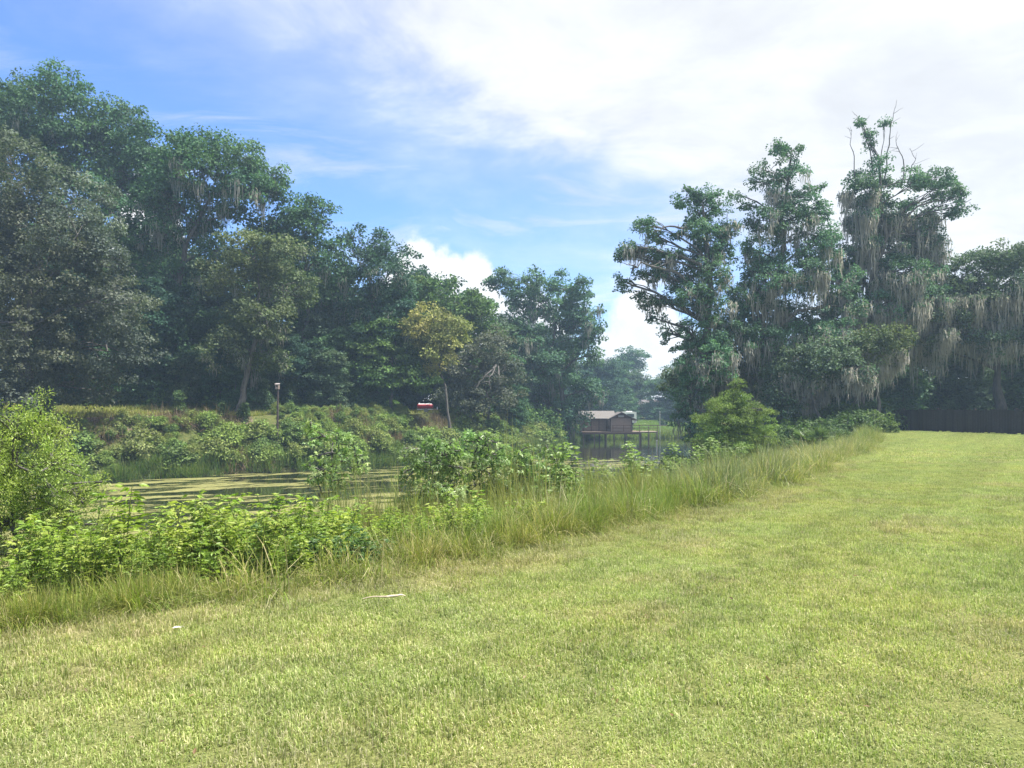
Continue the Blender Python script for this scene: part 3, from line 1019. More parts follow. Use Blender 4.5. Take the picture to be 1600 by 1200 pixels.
def right_trees():
    w = dict(moss_w=.075)
    hero('gum_tree', 'mossy gum tree with long limbs reaching left over the water', 1088, 47,
         [(1075, 305, 18, 15), (1105, 300, 18, 15), (1125, 318, 12, 12), (1095, 330, 20, 13, .8), (1088, 355, 20, 18), (1112, 370, 22, 24), (1140, 350, 15, 20), (1098, 400, 22, 26), (1125, 400, 18, 20), (1108, 435, 26, 24),
          (1005, 352, 16, 12), (1025, 368, 15, 11), (985, 388, 18, 12), (972, 398, 11, 9), (1050, 365, 12, 7, .8), (1020, 400, 18, 12), (1050, 400, 16, 12), (1030, 430, 16, 14), (1062, 430, 16, 12),
          (972, 440, 10, 14), (1000, 425, 12, 7), (1010, 465, 15, 12), (1035, 470, 14, 10), (1015, 495, 7, 12), (1070, 460, 28, 18), (1040, 520, 10, 26, .7), (1075, 520, 24, 24, .7), (1110, 480, 24, 20), (1100, 560, 44, 36), (1080, 620, 30, 40), (1085, 665, 15, 24), (1130, 520, 30, 26)],
         'gum', 20, depth=.7, leaf=.125, dens=2.3, clump=.36, per=66, trunk_r=.42, moss=170, moss_len=(.5, 1.9), mossspread=.3,
         trunk_pts=[P(1088, 690, 47), P(1092, 600, 47), P(1108, 480, 47), P(1105, 380, 47), P(1098, 320, 47)],
         extra=[([P(1105, 455, 47), P(1075, 445, 46.5), P(1040, 420, 46), P(1010, 412, 45.8), P(985, 420, 45.6)], .13),
                ([P(1100, 375, 47), P(1070, 358, 46.7), P(1045, 352, 46.5), P(1020, 362, 46.4)], .11)], **w)
    hero('feathery_gum', 'tall mossy tree with an open thin top, middle of the three on the near shore', 1213, 49,
         [(1215, 238, 18, 13, .6), (1240, 232, 18, 13, .6), (1205, 265, 26, 17, .6), (1240, 268, 22, 17, .7), (1180, 285, 14, 10, .5), (1275, 290, 11, 11, .6), (1152, 303, 13, 9, .5), (1165, 318, 11, 7, .5), (1218, 305, 26, 22, .8), (1255, 310, 18, 18, .8),
          (1195, 345, 22, 22), (1240, 345, 26, 24), (1280, 330, 20, 20), (1172, 350, 12, 14, .6), (1195, 390, 34, 30), (1190, 435, 36, 30), (1270, 385, 32, 30), (1245, 430, 34, 28), (1300, 370, 14, 24), (1310, 440, 34, 32), (1205, 480, 40, 28), (1235, 530, 44, 26), (1180, 535, 36, 24), (1300, 520, 40, 26), (1330, 480, 26, 28), (1160, 465, 28, 24), (1275, 490, 40, 28), (1150, 500, 26, 20)],
         'gum', 21, depth=.8, leaf=.125, dens=2.5, clump=.40, per=66, trunk_r=.5, moss=270, moss_len=(.7, 2.6), mossspread=.32,
         trunk_pts=[P(1215, 690, 49), P(1212, 590, 49), P(1190, 500, 49), P(1225, 380, 49), P(1235, 250, 49)], **w)
    hero('mossy_oak', 'broad tree heavy with grey hanging moss, bare twigs sticking out of its top', 1335, 51,
         [(1348, 275, 18, 14), (1370, 258, 14, 14), (1340, 300, 22, 18), (1385, 292, 22, 20), (1420, 282, 22, 17), (1450, 285, 24, 17), (1480, 295, 20, 17), (1500, 305, 12, 14), (1395, 330, 38, 28), (1340, 340, 20, 22),
          (1450, 328, 34, 26), (1490, 325, 16, 14), (1355, 380, 26, 28), (1405, 380, 38, 28), (1455, 370, 26, 20), (1330, 320, 10, 9), (1340, 420, 28, 26), (1395, 430, 36, 28), (1470, 390, 18, 14, .8), (1450, 425, 24, 14), (1370, 480, 40, 30), (1430, 470, 34, 28), (1345, 520, 34, 24), (1400, 520, 34, 22), (1320, 400, 16, 22),
          (1355, 205, 8, 6, .5), (1385, 192, 7, 7, .5), (1345, 190, 8, 6, .4), (1362, 225, 6, 9, .5)],
         'gum', 22, moss_top=.78, depth=.85, leaf=.125, dens=2.6, clump=.42, per=68, trunk_r=.5, moss=430, moss_len=(.9, 3.6), mossspread=.36,
         trunk_pts=[P(1336, 668, 51), P(1338, 580, 51), P(1355, 470, 51), P(1385, 370, 51), P(1375, 270, 51)],
         extra=[([P(1372, 290, 51), P(1360, 235, 51), P(1350, 200, 51), P(1338, 180, 51)], .05), ([P(1382, 280, 51), P(1388, 225, 51), P(1392, 195, 51), P(1398, 170, 51)], .05),
                ([P(1408, 290, 51), P(1412, 250, 51), P(1402, 232, 51), P(1400, 215, 51)], .045), ([P(1420, 285, 51), P(1424, 262, 51), P(1430, 248, 51), P(1422, 232, 51)], .04),
                ([P(1340, 295, 51), P(1335, 245, 51), P(1330, 225, 51), P(1331, 205, 51)], .04), ([P(1440, 380, 51), P(1480, 335, 51), P(1516, 312, 51)], .07)], **w)
    hero('moss_draped_oak', 'low oak at the right edge with long moss curtains hanging over dark shade', 1560, 52,
         [(1410, 470, 30, 26), (1425, 520, 36, 26), (1470, 545, 34, 18), (1530, 535, 36, 18), (1590, 520, 36, 18), (1440, 470, 36, 28), (1480, 430, 38, 28), (1520, 410, 34, 20), (1560, 402, 34, 20), (1610, 410, 40, 24), (1500, 460, 44, 30), (1560, 450, 44, 30), (1620, 460, 50, 34), (1450, 510, 40, 26), (1510, 505, 44, 26), (1575, 490, 40, 26), (1680, 440, 60), (1700, 500, 60), (1640, 500, 40), (1620, 535, 40, 20), (1540, 480, 50, 34), (1480, 480, 44, 32), (1600, 480, 50, 30)],
         'oak', 23, bark=(.06, .055, .052), depth=1.0, leaf=.15, dens=2.8, clump=.55, per=75, trunk_r=.5, moss=600, moss_len=(.9, 3.4), mossspread=.36, **w)
    hero('young_mossy_oak', 'smaller mossy oak below the tall trees, between cypress and pale trunk', 1290, 46,
         [(1255, 560, 36, 26), (1235, 590, 36, 24), (1290, 555, 36, 26), (1275, 600, 34, 22), (1320, 580, 30, 24), (1225, 620, 28, 24)],
         'oak', 24, leaf=.14, dens=2.7, clump=.5, per=75, trunk_r=.2, moss=170, moss_len=(.8, 2.2), **w)
    hero('shore_oak', 'light green oak limb over moss beside the pale trunk', 1375, 47,
         [(1355, 530, 28, 22), (1390, 545, 28, 20), (1365, 565, 34, 18), (1400, 525, 20, 16), (1330, 545, 20, 18)],
         'olive', 25, leaf=.14, dens=2.6, clump=.48, per=75, trunk_r=.18, moss=130, moss_len=(.8, 2.4), **w)
    hero('grey_oak', 'grey-green rounded oak hung with moss behind the young cypress', 1150, 52,
         [(1120, 545, 36, 26), (1160, 540, 36, 26), (1100, 580, 40, 26), (1150, 585, 44, 28), (1185, 570, 30, 26), (1130, 620, 44, 24), (1060, 590, 26, 22)],
         'oak', 26, leaf=.16, dens=2.6, clump=.55, per=70, trunk_r=.28, moss=150, moss_len=(.8, 2.2), **w)
    # shaded trees behind the fence and along the shore
    rng = np.random.default_rng(9)
    lab = 'dark shaded tree behind the fence under the mossy oaks'
    for i, (px, D, s) in enumerate([(1430, 60, .5), (1490, 63, .52), (1550, 66, .55), (1610, 60, .55), (1680, 58, .6), (1380, 62, .5), (1320, 64, .48), (1260, 66, .46), (1200, 64, .4), (1520, 58, .4),
                                    (1460, 72, .55), (1580, 74, .58), (1350, 74, .5), (1760, 60, .6), (1660, 70, .6), (1410, 57, .3)]):
        x, y = at(px, D)
        o = copy_tree(WOOD_KINDS[i % 5], (x, y, gz(x, y) - .2), rng.uniform(0, 6), (s * 1.25, s * 1.25, s), lab)
        o['group'] = 'shaded trees behind the fence'
    # far trees behind the boathouse lawn
    lab = 'distant rounded tree closing the view behind the boathouse lawn'
    for i, (px, D, s) in enumerate([(945, 128, .55), (968, 136, .55), (1028, 140, .5), (1050, 142, .6), (993, 144, .55), (1085, 150, .66), (1125, 145, .6), (1165, 150, .64), (1210, 146, .6), (915, 130, .62), (880, 128, .7),
                                    (990, 168, .75), (1075, 135, .5), (1060, 170, .75), (1140, 172, .75), (840, 132, .75), (1260, 150, .62), (1310, 150, .62), (950, 160, .7)]):
        x, y = at(px, D)
        o = copy_tree(WOOD_KINDS[(i * 2 + 1) % 5], (x, y, gz(x, y) - .3), rng.uniform(0, 6), (s * 1.3, s * 1.3, s), lab)
        o['group'] = 'distant trees behind the boathouse lawn'


right_trees()


# ------------------------------------------------------------------ bank plants
def grass_on(name, label, kinds, spots, seed=0):
    """spots: arrays x, y, scale, kind"""
    x, y, sc, ix = spots
    r = np.random.default_rng(seed)
    n = len(x)
    rot = np.zeros((n, 3))
    rot[:, 2] = r.uniform(0, 6.28, n)
    rot[:, :2] = r.normal(0, .1, (n, 2))
    s3 = np.asarray(sc)[:, None] * r.uniform(.75, 1.25, (n, 1)) * np.ones((n, 3))
    s3[:, 2] *= r.uniform(.8, 1.2, n)
    instancer(name, np.column_stack([x, y, ground_z(x, y)]), rot, s3, ix, kinds, label)


def edge_points(n, t0, t1, d0, d1, r, power=1.0):
    """random points on the water side of the lawn edge: t along it (0..1 of the visible line), d metres from it"""
    seg = EDGE[2:11]
    L = np.concatenate([[0], np.cumsum(np.hypot(*np.diff(seg, axis=0).T))])
    t = t0 + (t1 - t0) * r.random(n) ** power
    q = t
    px_ = np.interp(q, L, seg[:, 0])
    py_ = np.interp(q, L, seg[:, 1])
    tx = np.interp(q + .1, L, seg[:, 0]) - np.interp(q - .1, L, seg[:, 0])
    ty = np.interp(q + .1, L, seg[:, 1]) - np.interp(q - .1, L, seg[:, 1])
    ln = np.hypot(tx, ty)
    d = r.uniform(d0, d1, n)
    return px_ - ty / ln * d, py_ + tx / ln * d, t, d


def build_bank_grass():
    r = np.random.default_rng(21)
    green = [(.17, .24, .045), (.21, .27, .06), (.14, .20, .04), (.27, .28, .09)]
    straw = [(.38, .36, .20), (.46, .43, .26), (.30, .31, .14), (.22, .26, .09)]
    lush = [(.16, .24, .05), (.20, .28, .065), (.14, .21, .05), (.29, .31, .12)]
    grey = [(.20, .245, .125), (.24, .28, .15), (.17, .21, .10), (.30, .29, .16)]
    reed = [(.20, .25, .075), (.26, .285, .10), (.31, .30, .14), (.16, .215, .06)]
    K = [blades_mesh('arching_tuft', 95, -.22, .34, .70, .0085, green, .75, 1, M_TALL, .55),
         blades_mesh('arching_tuft', 95, -.24, .28, .62, .0085, green + straw[:1], .8, 2, M_TALL, .6),
         blades_mesh('upright_tuft', 80, -.26, .5, 1.1, .010, reed, .42, 3, M_TALL, .45),
         blades_mesh('upright_tuft', 80, -.26, .45, 1.0, .010, lush, .42, 4, M_TALL, .45),
         blades_mesh('straw_tuft', 80, -.28, .3, .85, .0075, straw, .6, 5, M_TALL, .5),
         blades_mesh('grey_tuft', 80, -.26, .4, .95, .011, grey, .5, 6, M_TALL, .45),
         blades_mesh('dry_edge_tuft', 70, -.22, .06, .28, .006, straw + green[:2], .9, 7, M_TALL, .5),
         blades_mesh('reed_tuft', 34, -.12, .8, 1.3, .009, reed, .16, 8, M_TALL, .15)]
    X, Y, S, I = [], [], [], []

    def put(n, t0, t1, d0, d1, kinds, s=1.0, power=1.0):
        x, y, t, d = edge_points(n, t0, t1, d0, d1, r, power)
        X.append(x)
        Y.append(y)
        S.append(s * (.78 + .42 * wob(x, y, 1.1, 7)) * np.where(r.random(n) < .08, 1.35, 1.0))
        I.append(r.choice(kinds, n))
    # t = metres along the edge from (-7, 2.7): lawn corner of the picture at about 4, mid picture at 12, far end near 66
    put(520, 1.5, 5.7, .05, 1.3, [0, 0, 1], .75)
    put(110, 5.4, 8.6, .05, .6, [1, 6, 6, 6], .45)
    put(800, 0, 66, -.12, .3, [6, 6, 6, 1], .9)
    put(420, 0, 40, -.55, .0, [6], .55)
    put(460, 7.8, 12, .1, 2.4, [0, 1, 0, 4, 6], .75)
    put(260, 10.6, 16, 3.0, 7.0, [7, 2, 7], 1.3)
    put(30, 4.0, 10, 1.0, 4.5, [4], .85)
    put(420, 9.0, 14, .1, 1.3, [3, 0, 1, 1], .6)
    put(520, 10.5, 16, 1.0, 6.0, [2, 7, 4, 2, 7], .85)
    put(420, 14, 21, .2, 3.4, [5, 5, 5, 4], .85)
    put(420, 19, 31, .2, 3.5, [5, 4, 0, 1, 4], .9)
    put(640, 28, 66, .1, 3.0, [3, 0, 5, 1, 6, 4], .8)
    put(420, 0, 10, 4.0, 12.0, [2, 3, 0, 4], .6)
    put(300, 10, 30, 4.0, 12.0, [2, 3, 0, 4], .75)
    put(300, 28, 66, 3.0, 9.0, [3, 2, 5], 1.0)
    grass_on('bank_grass', 'tall rank grass, green and straw, along the near bank', K, (np.concatenate(X), np.concatenate(Y), np.concatenate(S), np.concatenate(I)), 5)
    # far bank: grass on the shelf, sedge at the water
    r2 = np.random.default_rng(31)
    shelf = [blades_mesh('shelf_tuft', 46, -.42, .16, .42, .03, [(.24, .285, .075), (.29, .31, .10), (.20, .25, .06), (.34, .32, .14)], .5, 50 + i, M_TALL, .4) for i in range(3)]
    sedge = [blades_mesh('sedge_tuft', 60, -.35, .6, 1.15, .028, [(.085, .16, .035), (.11, .18, .045), (.15, .19, .06)], .35, 60 + i, M_TALL, .35) for i in range(2)]
    dead = [blades_mesh('dead_tuft', 60, -.4, .4, 1.0, .022, [(.20, .15, .11), (.27, .21, .15), (.14, .105, .08)], .85, 70 + i, M_TALL, .6) for i in range(2)]
    n = 20000
    x = r2.uniform(-44, 12, n)
    y = r2.uniform(34, 100, n)
    s = sdist(SHORE, x, y)
    a = (s > 5.4) & (s < 18) & (x < 6) & (r2.random(n) < .85)
    b = (s > -.6) & (s < .9)
    b &= r2.random(n) < .5 + .5 * (wob(x, y, .6, 3) > 0)
    pxx = 800 + F * x / y
    a &= ~((np.abs(pxx - 667) < 32) & (y < 67))
    c = (s > .1) & (s < 4.6) & (x < 2) & (wob(x, y, .42, 9) > .12)
    X = np.concatenate([x[a], x[b], x[c]])
    Y = np.concatenate([y[a], y[b], y[c]])
    I = np.concatenate([r2.integers(0, 3, a.sum()), 3 + r2.integers(0, 2, b.sum()), 5 + r2.integers(0, 2, c.sum())])
    grass_on('far_bank_grass', 'grass, sedge and dead brush on the far bank', shelf + sedge + dead, (X, Y, np.ones(len(X)), I), 6)
    # rough grass of the boathouse shore
    n = 5200
    x = r2.uniform(9, 36, n)
    y = r2.uniform(96, 138, n)
    s = sdist(SHORE, x, y)
    a = (s > -.3) & (s < 3.5)
    b = (s >= 3.5)
    X = np.concatenate([x[a], x[b]])
    Y = np.concatenate([y[a], y[b]])
    I = np.concatenate([r2.integers(0, 2, a.sum()), np.full(b.sum(), 2)])
    K2 = [blades_mesh('shore_tuft', 60, -.6, .4, .9, .06, [(.13, .21, .04), (.17, .24, .055), (.2, .23, .07)], .4, 80 + i, M_TALL, .4) for i in range(2)]
    K2.append(blades_mesh('far_lawn_tuft', 50, -.7, .06, .14, .06, [(.15, .24, .05), (.18, .27, .06)], .6, 85, M_TALL, .4))
    grass_on('boathouse_lawn_grass', 'bright green grass sloping up behind the boathouse', K2, (X, Y, np.ones(len(X)), I), 7)


build_bank_grass()


def weed_mesh(seed, pal, H=1.0, stems=6, leaf=.085, spread=.22, wide=1.35, many=46):
    rng = np.random.default_rng(seed)
    bag = Bag()
    pal = np.asarray(pal, float)
    for s in range(stems):
        a = rng.uniform(0, 6.28)
        h = H * rng.uniform(.55, 1.1)
        b = np.array([math.cos(a), math.sin(a), 0]) * spread * rng.random() ** .5
        top = b + np.array([math.cos(a) * h * rng.uniform(.05, .4), math.sin(a) * h * rng.uniform(.05, .4), h])
        c = limb(b + np.array([0, 0, -.03]), top, 7, 0, rng)
        tube(bag, c, np.linspace(.007, .003, 7), 3, (.16, .19, .06))
        n = int(many * h)
        t = rng.uniform(.18, 1, n) ** .75
        pos = np.stack([np.interp(t, np.linspace(0, 1, 7), c[:, i]) for i in range(3)], -1)
        an = np.arange(n) * 2.4 + rng.uniform(0, 6)
        out = np.stack([np.cos(an), np.sin(an), rng.uniform(-.25, .55, n)], -1)
        tone = pal[rng.integers(0, len(pal))] * rng.uniform(.85, 1.15)
        # every node carries a compound leaf: a petiole length out, then three leaflets
        pl = leaf * rng.uniform(.3, 1.3, n) * (1.25 - .7 * t)
        for da in (-.75, 0, .75):
            o2 = out.copy()
            o2[:, 0] = np.cos(an + da)
            o2[:, 1] = np.sin(an + da)
            nr = unit(np.array([0, 0, 1.]) + .45 * rng.normal(0, 1, (n, 3)))
            V, Fc, own = scatter(LANCE, pos + out * pl[:, None], o2 + np.array([0, 0, -.2]), nr, leaf * (1.3 - .6 * t) * rng.uniform(.7, 1.3, n), wide)
            bag.put(V, Fc, (tone * rng.uniform(.75, 1.3, (n, 1)) * (1 + .25 * t[:, None]))[own])
    return bag.mesh('leafy_weed', M_HERB)


def place_weeds():
    pal = [(.18, .255, .038), (.22, .29, .048), (.145, .22, .036), (.255, .305, .062)]
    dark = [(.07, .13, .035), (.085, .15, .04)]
    kinds = [weed_mesh(200 + i, pal, (.95, .8, 1.05, .7, .9)[i], 7, (.085, .07, .06, .055, .08)[i], .26, (1.3, 1.1, .75, .7, 1.3)[i], (46, 54, 80, 85, 46)[i]) for i in range(5)]
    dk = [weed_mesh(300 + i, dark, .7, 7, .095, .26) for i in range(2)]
    r = np.random.default_rng(51)
    n = 240
    x, y, t, d = edge_points(n, 3.0, 10.4, .55, 4.8, r)
    for i in range(n):
        sc = r.uniform(.72, 1.2) * (.8 if d[i] > 2.6 else 1) * (1.0 if t[i] < 9 else .75) * (.62 if d[i] < 1.1 else 1) * (1 + .02 * d[i])
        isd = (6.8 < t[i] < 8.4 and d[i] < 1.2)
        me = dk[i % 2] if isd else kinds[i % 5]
        px_ = 800 + F * x[i] / y[i]
        where = 'under the yellow-green bush' if px_ < 150 else 'left of the lone sapling' if px_ < 440 else 'below the lone sapling' if px_ < 590 else 'below the sapling row'
        lab = 'bright green leafy weed massed on the near bank, ' + where
        o = add('leafy_weed', me, None, (x[i], y[i], gz(x[i], y[i])), 'dark-leaved low weed at the lawn edge in front of the bright weeds' if isd else lab, 'weed',
                'dark weeds at the lawn edge' if isd else 'near bank weeds ' + where)
        o.rotation_euler = (r.normal(0, .08), r.normal(0, .08), r.uniform(0, 6.28))
        o.scale = (sc, sc, sc * r.uniform(.85, 1.15))
    lab = 'pale broad-leaved weed rising from the reeds in the middle of the near bank'
    wm = [weed_mesh(320 + i, [(.16, .23, .07), (.19, .25, .085)], .95, 5, .10, .2) for i in range(2)]
    for i, (px, D) in enumerate([(905, 15), (960, 19), (985, 21), (1010, 21), (1040, 24), (1070, 24), (930, 17), (1090, 27), (1120, 27), (890, 13.5), (1150, 29), (1060, 27)]):
        xx, yy = at(px, D)
        o = add('pale_weed', wm[i % 2], None, (xx, yy, gz(xx, yy)), lab, 'weed', 'pale weeds among the reeds')
        o.rotation_euler = (0, 0, r.uniform(0, 6.28))
        k = 1.35 + .09 * (i % 4)
        o.scale = (k, k, k)


place_weeds()


def near_shrubs():
    hero('saltbush', 'bright yellow-green feathery bush at the left edge of the near bank', 30, 8.8,
         [(58, 652, 26, 26), (30, 668, 30, 30), (-5, 690, 45, 45), (75, 695, 32, 30), (40, 725, 55, 45), (100, 735, 34, 34), (-30, 760, 60), (60, 780, 62, 50), (112, 772, 26, 26), (0, 810, 70, 55),
          (80, 830, 55, 45), (30, 870, 60, 45), (-60, 700, 60), (-60, 840, 70), (100, 860, 36, 34)],
         'salt', 30, depth=1.0, leaf=.032, dens=1.7, clump=.11, per=110, tplt=NARROW, droop=-.5, flat=1.3, trunk_r=.05, shell=.55, cat='bush', twigs=8, mat=M_HERB, big=1.0)
    st = dict(mat=M_HERB, tplt=STAR, big=1.0, leaf=.088, dens=1.9, clump=.17, per=15, trunk_r=.035, twigs=8, droop=.4, cat='sapling')
    hero('sapling', 'single star-leaved sapling standing alone against the duckweed', 508, 15.5,
         [(488, 662, 12, 12), (505, 680, 18, 14), (532, 690, 18, 14), (515, 708, 24, 18), (545, 715, 16, 14), (505, 735, 24, 18), (500, 765, 20, 18, .7), (558, 735, 10, 12, .7), (530, 750, 22, 16)], 'sapling', 31, **st)
    hero('sapling', 'leftmost full sapling of the row of star-leaved saplings', 675, 13.6,
         [(672, 682, 16, 14), (655, 700, 24, 18), (695, 700, 24, 18), (675, 725, 36, 26), (712, 730, 24, 22), (645, 735, 22, 20), (660, 760, 32, 24), (700, 765, 32, 24), (640, 775, 18, 14)], 'sapling', 32, **st)
    hero('sapling', 'tallest middle sapling of the row of star-leaved saplings', 752, 14.2,
         [(738, 682, 16, 12), (760, 690, 20, 16), (740, 710, 28, 20), (775, 712, 22, 18), (755, 735, 32, 22), (780, 750, 24, 20), (740, 760, 28, 22)], 'sapling', 33, **st)
    hero('sapling', 'shorter star-leaved sapling right of the tallest one', 815, 14.6,
         [(815, 702, 16, 12), (800, 720, 20, 16), (830, 725, 20, 16), (812, 745, 28, 20), (835, 760, 18, 18), (800, 768, 20, 16)], 'sapling', 34, **st)
    hero('sapling', 'last small star-leaved sapling at the right end of the row', 862, 15.0,
         [(855, 702, 12, 10), (868, 718, 15, 14), (850, 735, 18, 16), (872, 745, 14, 16), (858, 765, 18, 16)], 'sapling', 35, **st)
    hero('young_cypress', 'soft green young cypress, cone-shaped, before the mossy trees', 1152, 34,
         [(1150, 600, 10, 12), (1148, 630, 34, 16), (1150, 660, 48, 18), (1152, 690, 58, 18), (1143, 618, 20, 11), (1163, 622, 18, 11), (1128, 636, 22, 11), (1155, 640, 30, 12), (1182, 642, 18, 11), (1118, 655, 22, 12), (1150, 658, 36, 12), (1190, 662, 22, 12),
          (1125, 676, 32, 12), (1165, 678, 38, 13), (1200, 682, 14, 12), (1112, 692, 22, 12), (1145, 696, 42, 12), (1188, 696, 24, 12)],
         'cypress', 36, depth=1.0, leaf=.09, dens=2.2, clump=.28, per=110, tplt=NARROW, big=1.0, trunk_r=.10, flat=.28, droop=.35, shell=.35, twigs=4)
    hero('round_bush', 'dense green bush at the far end of the lawn edge by the fence', 1372, 45,
         [(1372, 656, 22, 14), (1352, 664, 18, 12), (1390, 666, 12, 11), (1375, 676, 26, 11)], 'shrub', 37, leaf=.12, dens=2.4, clump=.3, per=60, trunk_r=.06, cat='bush', twigs=3)
    lab = 'shaded leafy shrub under the mossy trees on the near shore'
    r = random.Random(5)
    src = None
    for i, (px, D, s) in enumerate([(1222, 40, 1.0), (1250, 41, 1.3), (1275, 42, 1.2), (1300, 43, 1.4), (1325, 44, 1.2), (1345, 45.5, 1.2), (1235, 46, 1.6), (1290, 47, 1.6), (1320, 49, 1.5), (1200, 44, 1.2),
                                    (1360, 50, 1.5), (1130, 42, 1.0), (1260, 52, 1.8), (1060, 46, .9), (1310, 38, .7), (1245, 36.5, .6), (1405, 50, .8), (1440, 49.5, .55), (1500, 47.5, .5)]):
        x, y = at(px, D)
        if src is None:
            z = gz(x, y)
            lb = [(x + r.uniform(-.6, .6), y + r.uniform(-.6, .6), z + r.uniform(.2, .95), r.uniform(.35, .55), r.uniform(.35, .55), r.uniform(.25, .4)) for _ in range(9)]
            src = grow_tree('shore_shrub', lab, (x, y), lb, [(.06, .105, .035), (.075, .125, .04), (.09, .14, .045)], leaf=.12, dens=2.2, clump=.28, per=45, trunk_r=.04, group='shaded shrubs on the near shore',
                            cat='shrub', twigs=2, seed=900)
        else:
            copy_tree(src, (x, y, gz(x, y)), r.uniform(0, 6), (s, s, s * r.uniform(.8, 1.1)))
    tm = blades_mesh('grass_tussock', 320, -.22, .5, .95, .012, [(.15, .22, .035), (.19, .26, .045), (.12, .18, .03), (.26, .27, .08)], .42, 91, M_TALL, .42)
    for px, D, k_, lab in ((515, 14.6, 1.25, 'yellow-green grass tussock at the foot of the lone sapling'), (560, 14.0, .85, 'smaller grass tussock right of the lone sapling'), (470, 14.2, .8, 'weedy grass tussock left of the lone sapling'),
                           (800, 12.2, .85, 'arching grass tussock in front of the sapling row'), (1030, 13.8, .8, 'dark tussock at the lawn edge where the reeds end')):
        x, y = at(px, D)
        o = add('grass_tussock', tm, None, (x, y, gz(x, y)), lab, 'grass tussock')
        o.scale = (k_, k_, k_)
        o.rotation_euler = (0, 0, px)
    # strap-leaved palmetto
    x, y = at(1278, 33)
    z = gz(x, y)
    root = add('palmetto', None, None, (x, y, z), 'spiky strap-leaved palmetto at the foot of the mossy trees', 'palmetto')
    rng = np.random.default_rng(4)
    fr = None
    for i in range(13):
        a = i * 2.4
        tilt = rng.uniform(.15, 1.0)
        L = rng.uniform(.7, 1.15)
        d = np.array([math.cos(a) * math.sin(tilt), math.sin(a) * math.sin(tilt), math.cos(tilt)])
        bag = Bag()
        pts = limb(np.zeros(3), d * L, 5, 0, rng)
        pts[:, 2] -= np.linspace(0, 1, 5) ** 2 * .12 * L
        tube(bag, pts, np.linspace(.014, .006, 5), 4, (.12, .17, .06))
        n = 20
        th = np.linspace(-1.4, 1.4, n)
        side = unit(np.cross(d, np.array([0, 0, 1.])))
        up = np.cross(side, d)
        dv = np.cos(th)[:, None] * d + np.sin(th)[:, None] * side + .12 * rng.normal(0, 1, (n, 3))
        V, Fc, own = scatter(LANCE, np.repeat(pts[-1:], n, 0), dv, np.repeat(up[None], n, 0), rng.uniform(.38, .62, n), .45)
        bag.put(V, Fc, (np.array([(.115, .17, .065)]) * rng.uniform(.8, 1.3, (n, 1)))[own])
        add('frond', bag.mesh('frond', M_HERB), root)


near_shrubs()


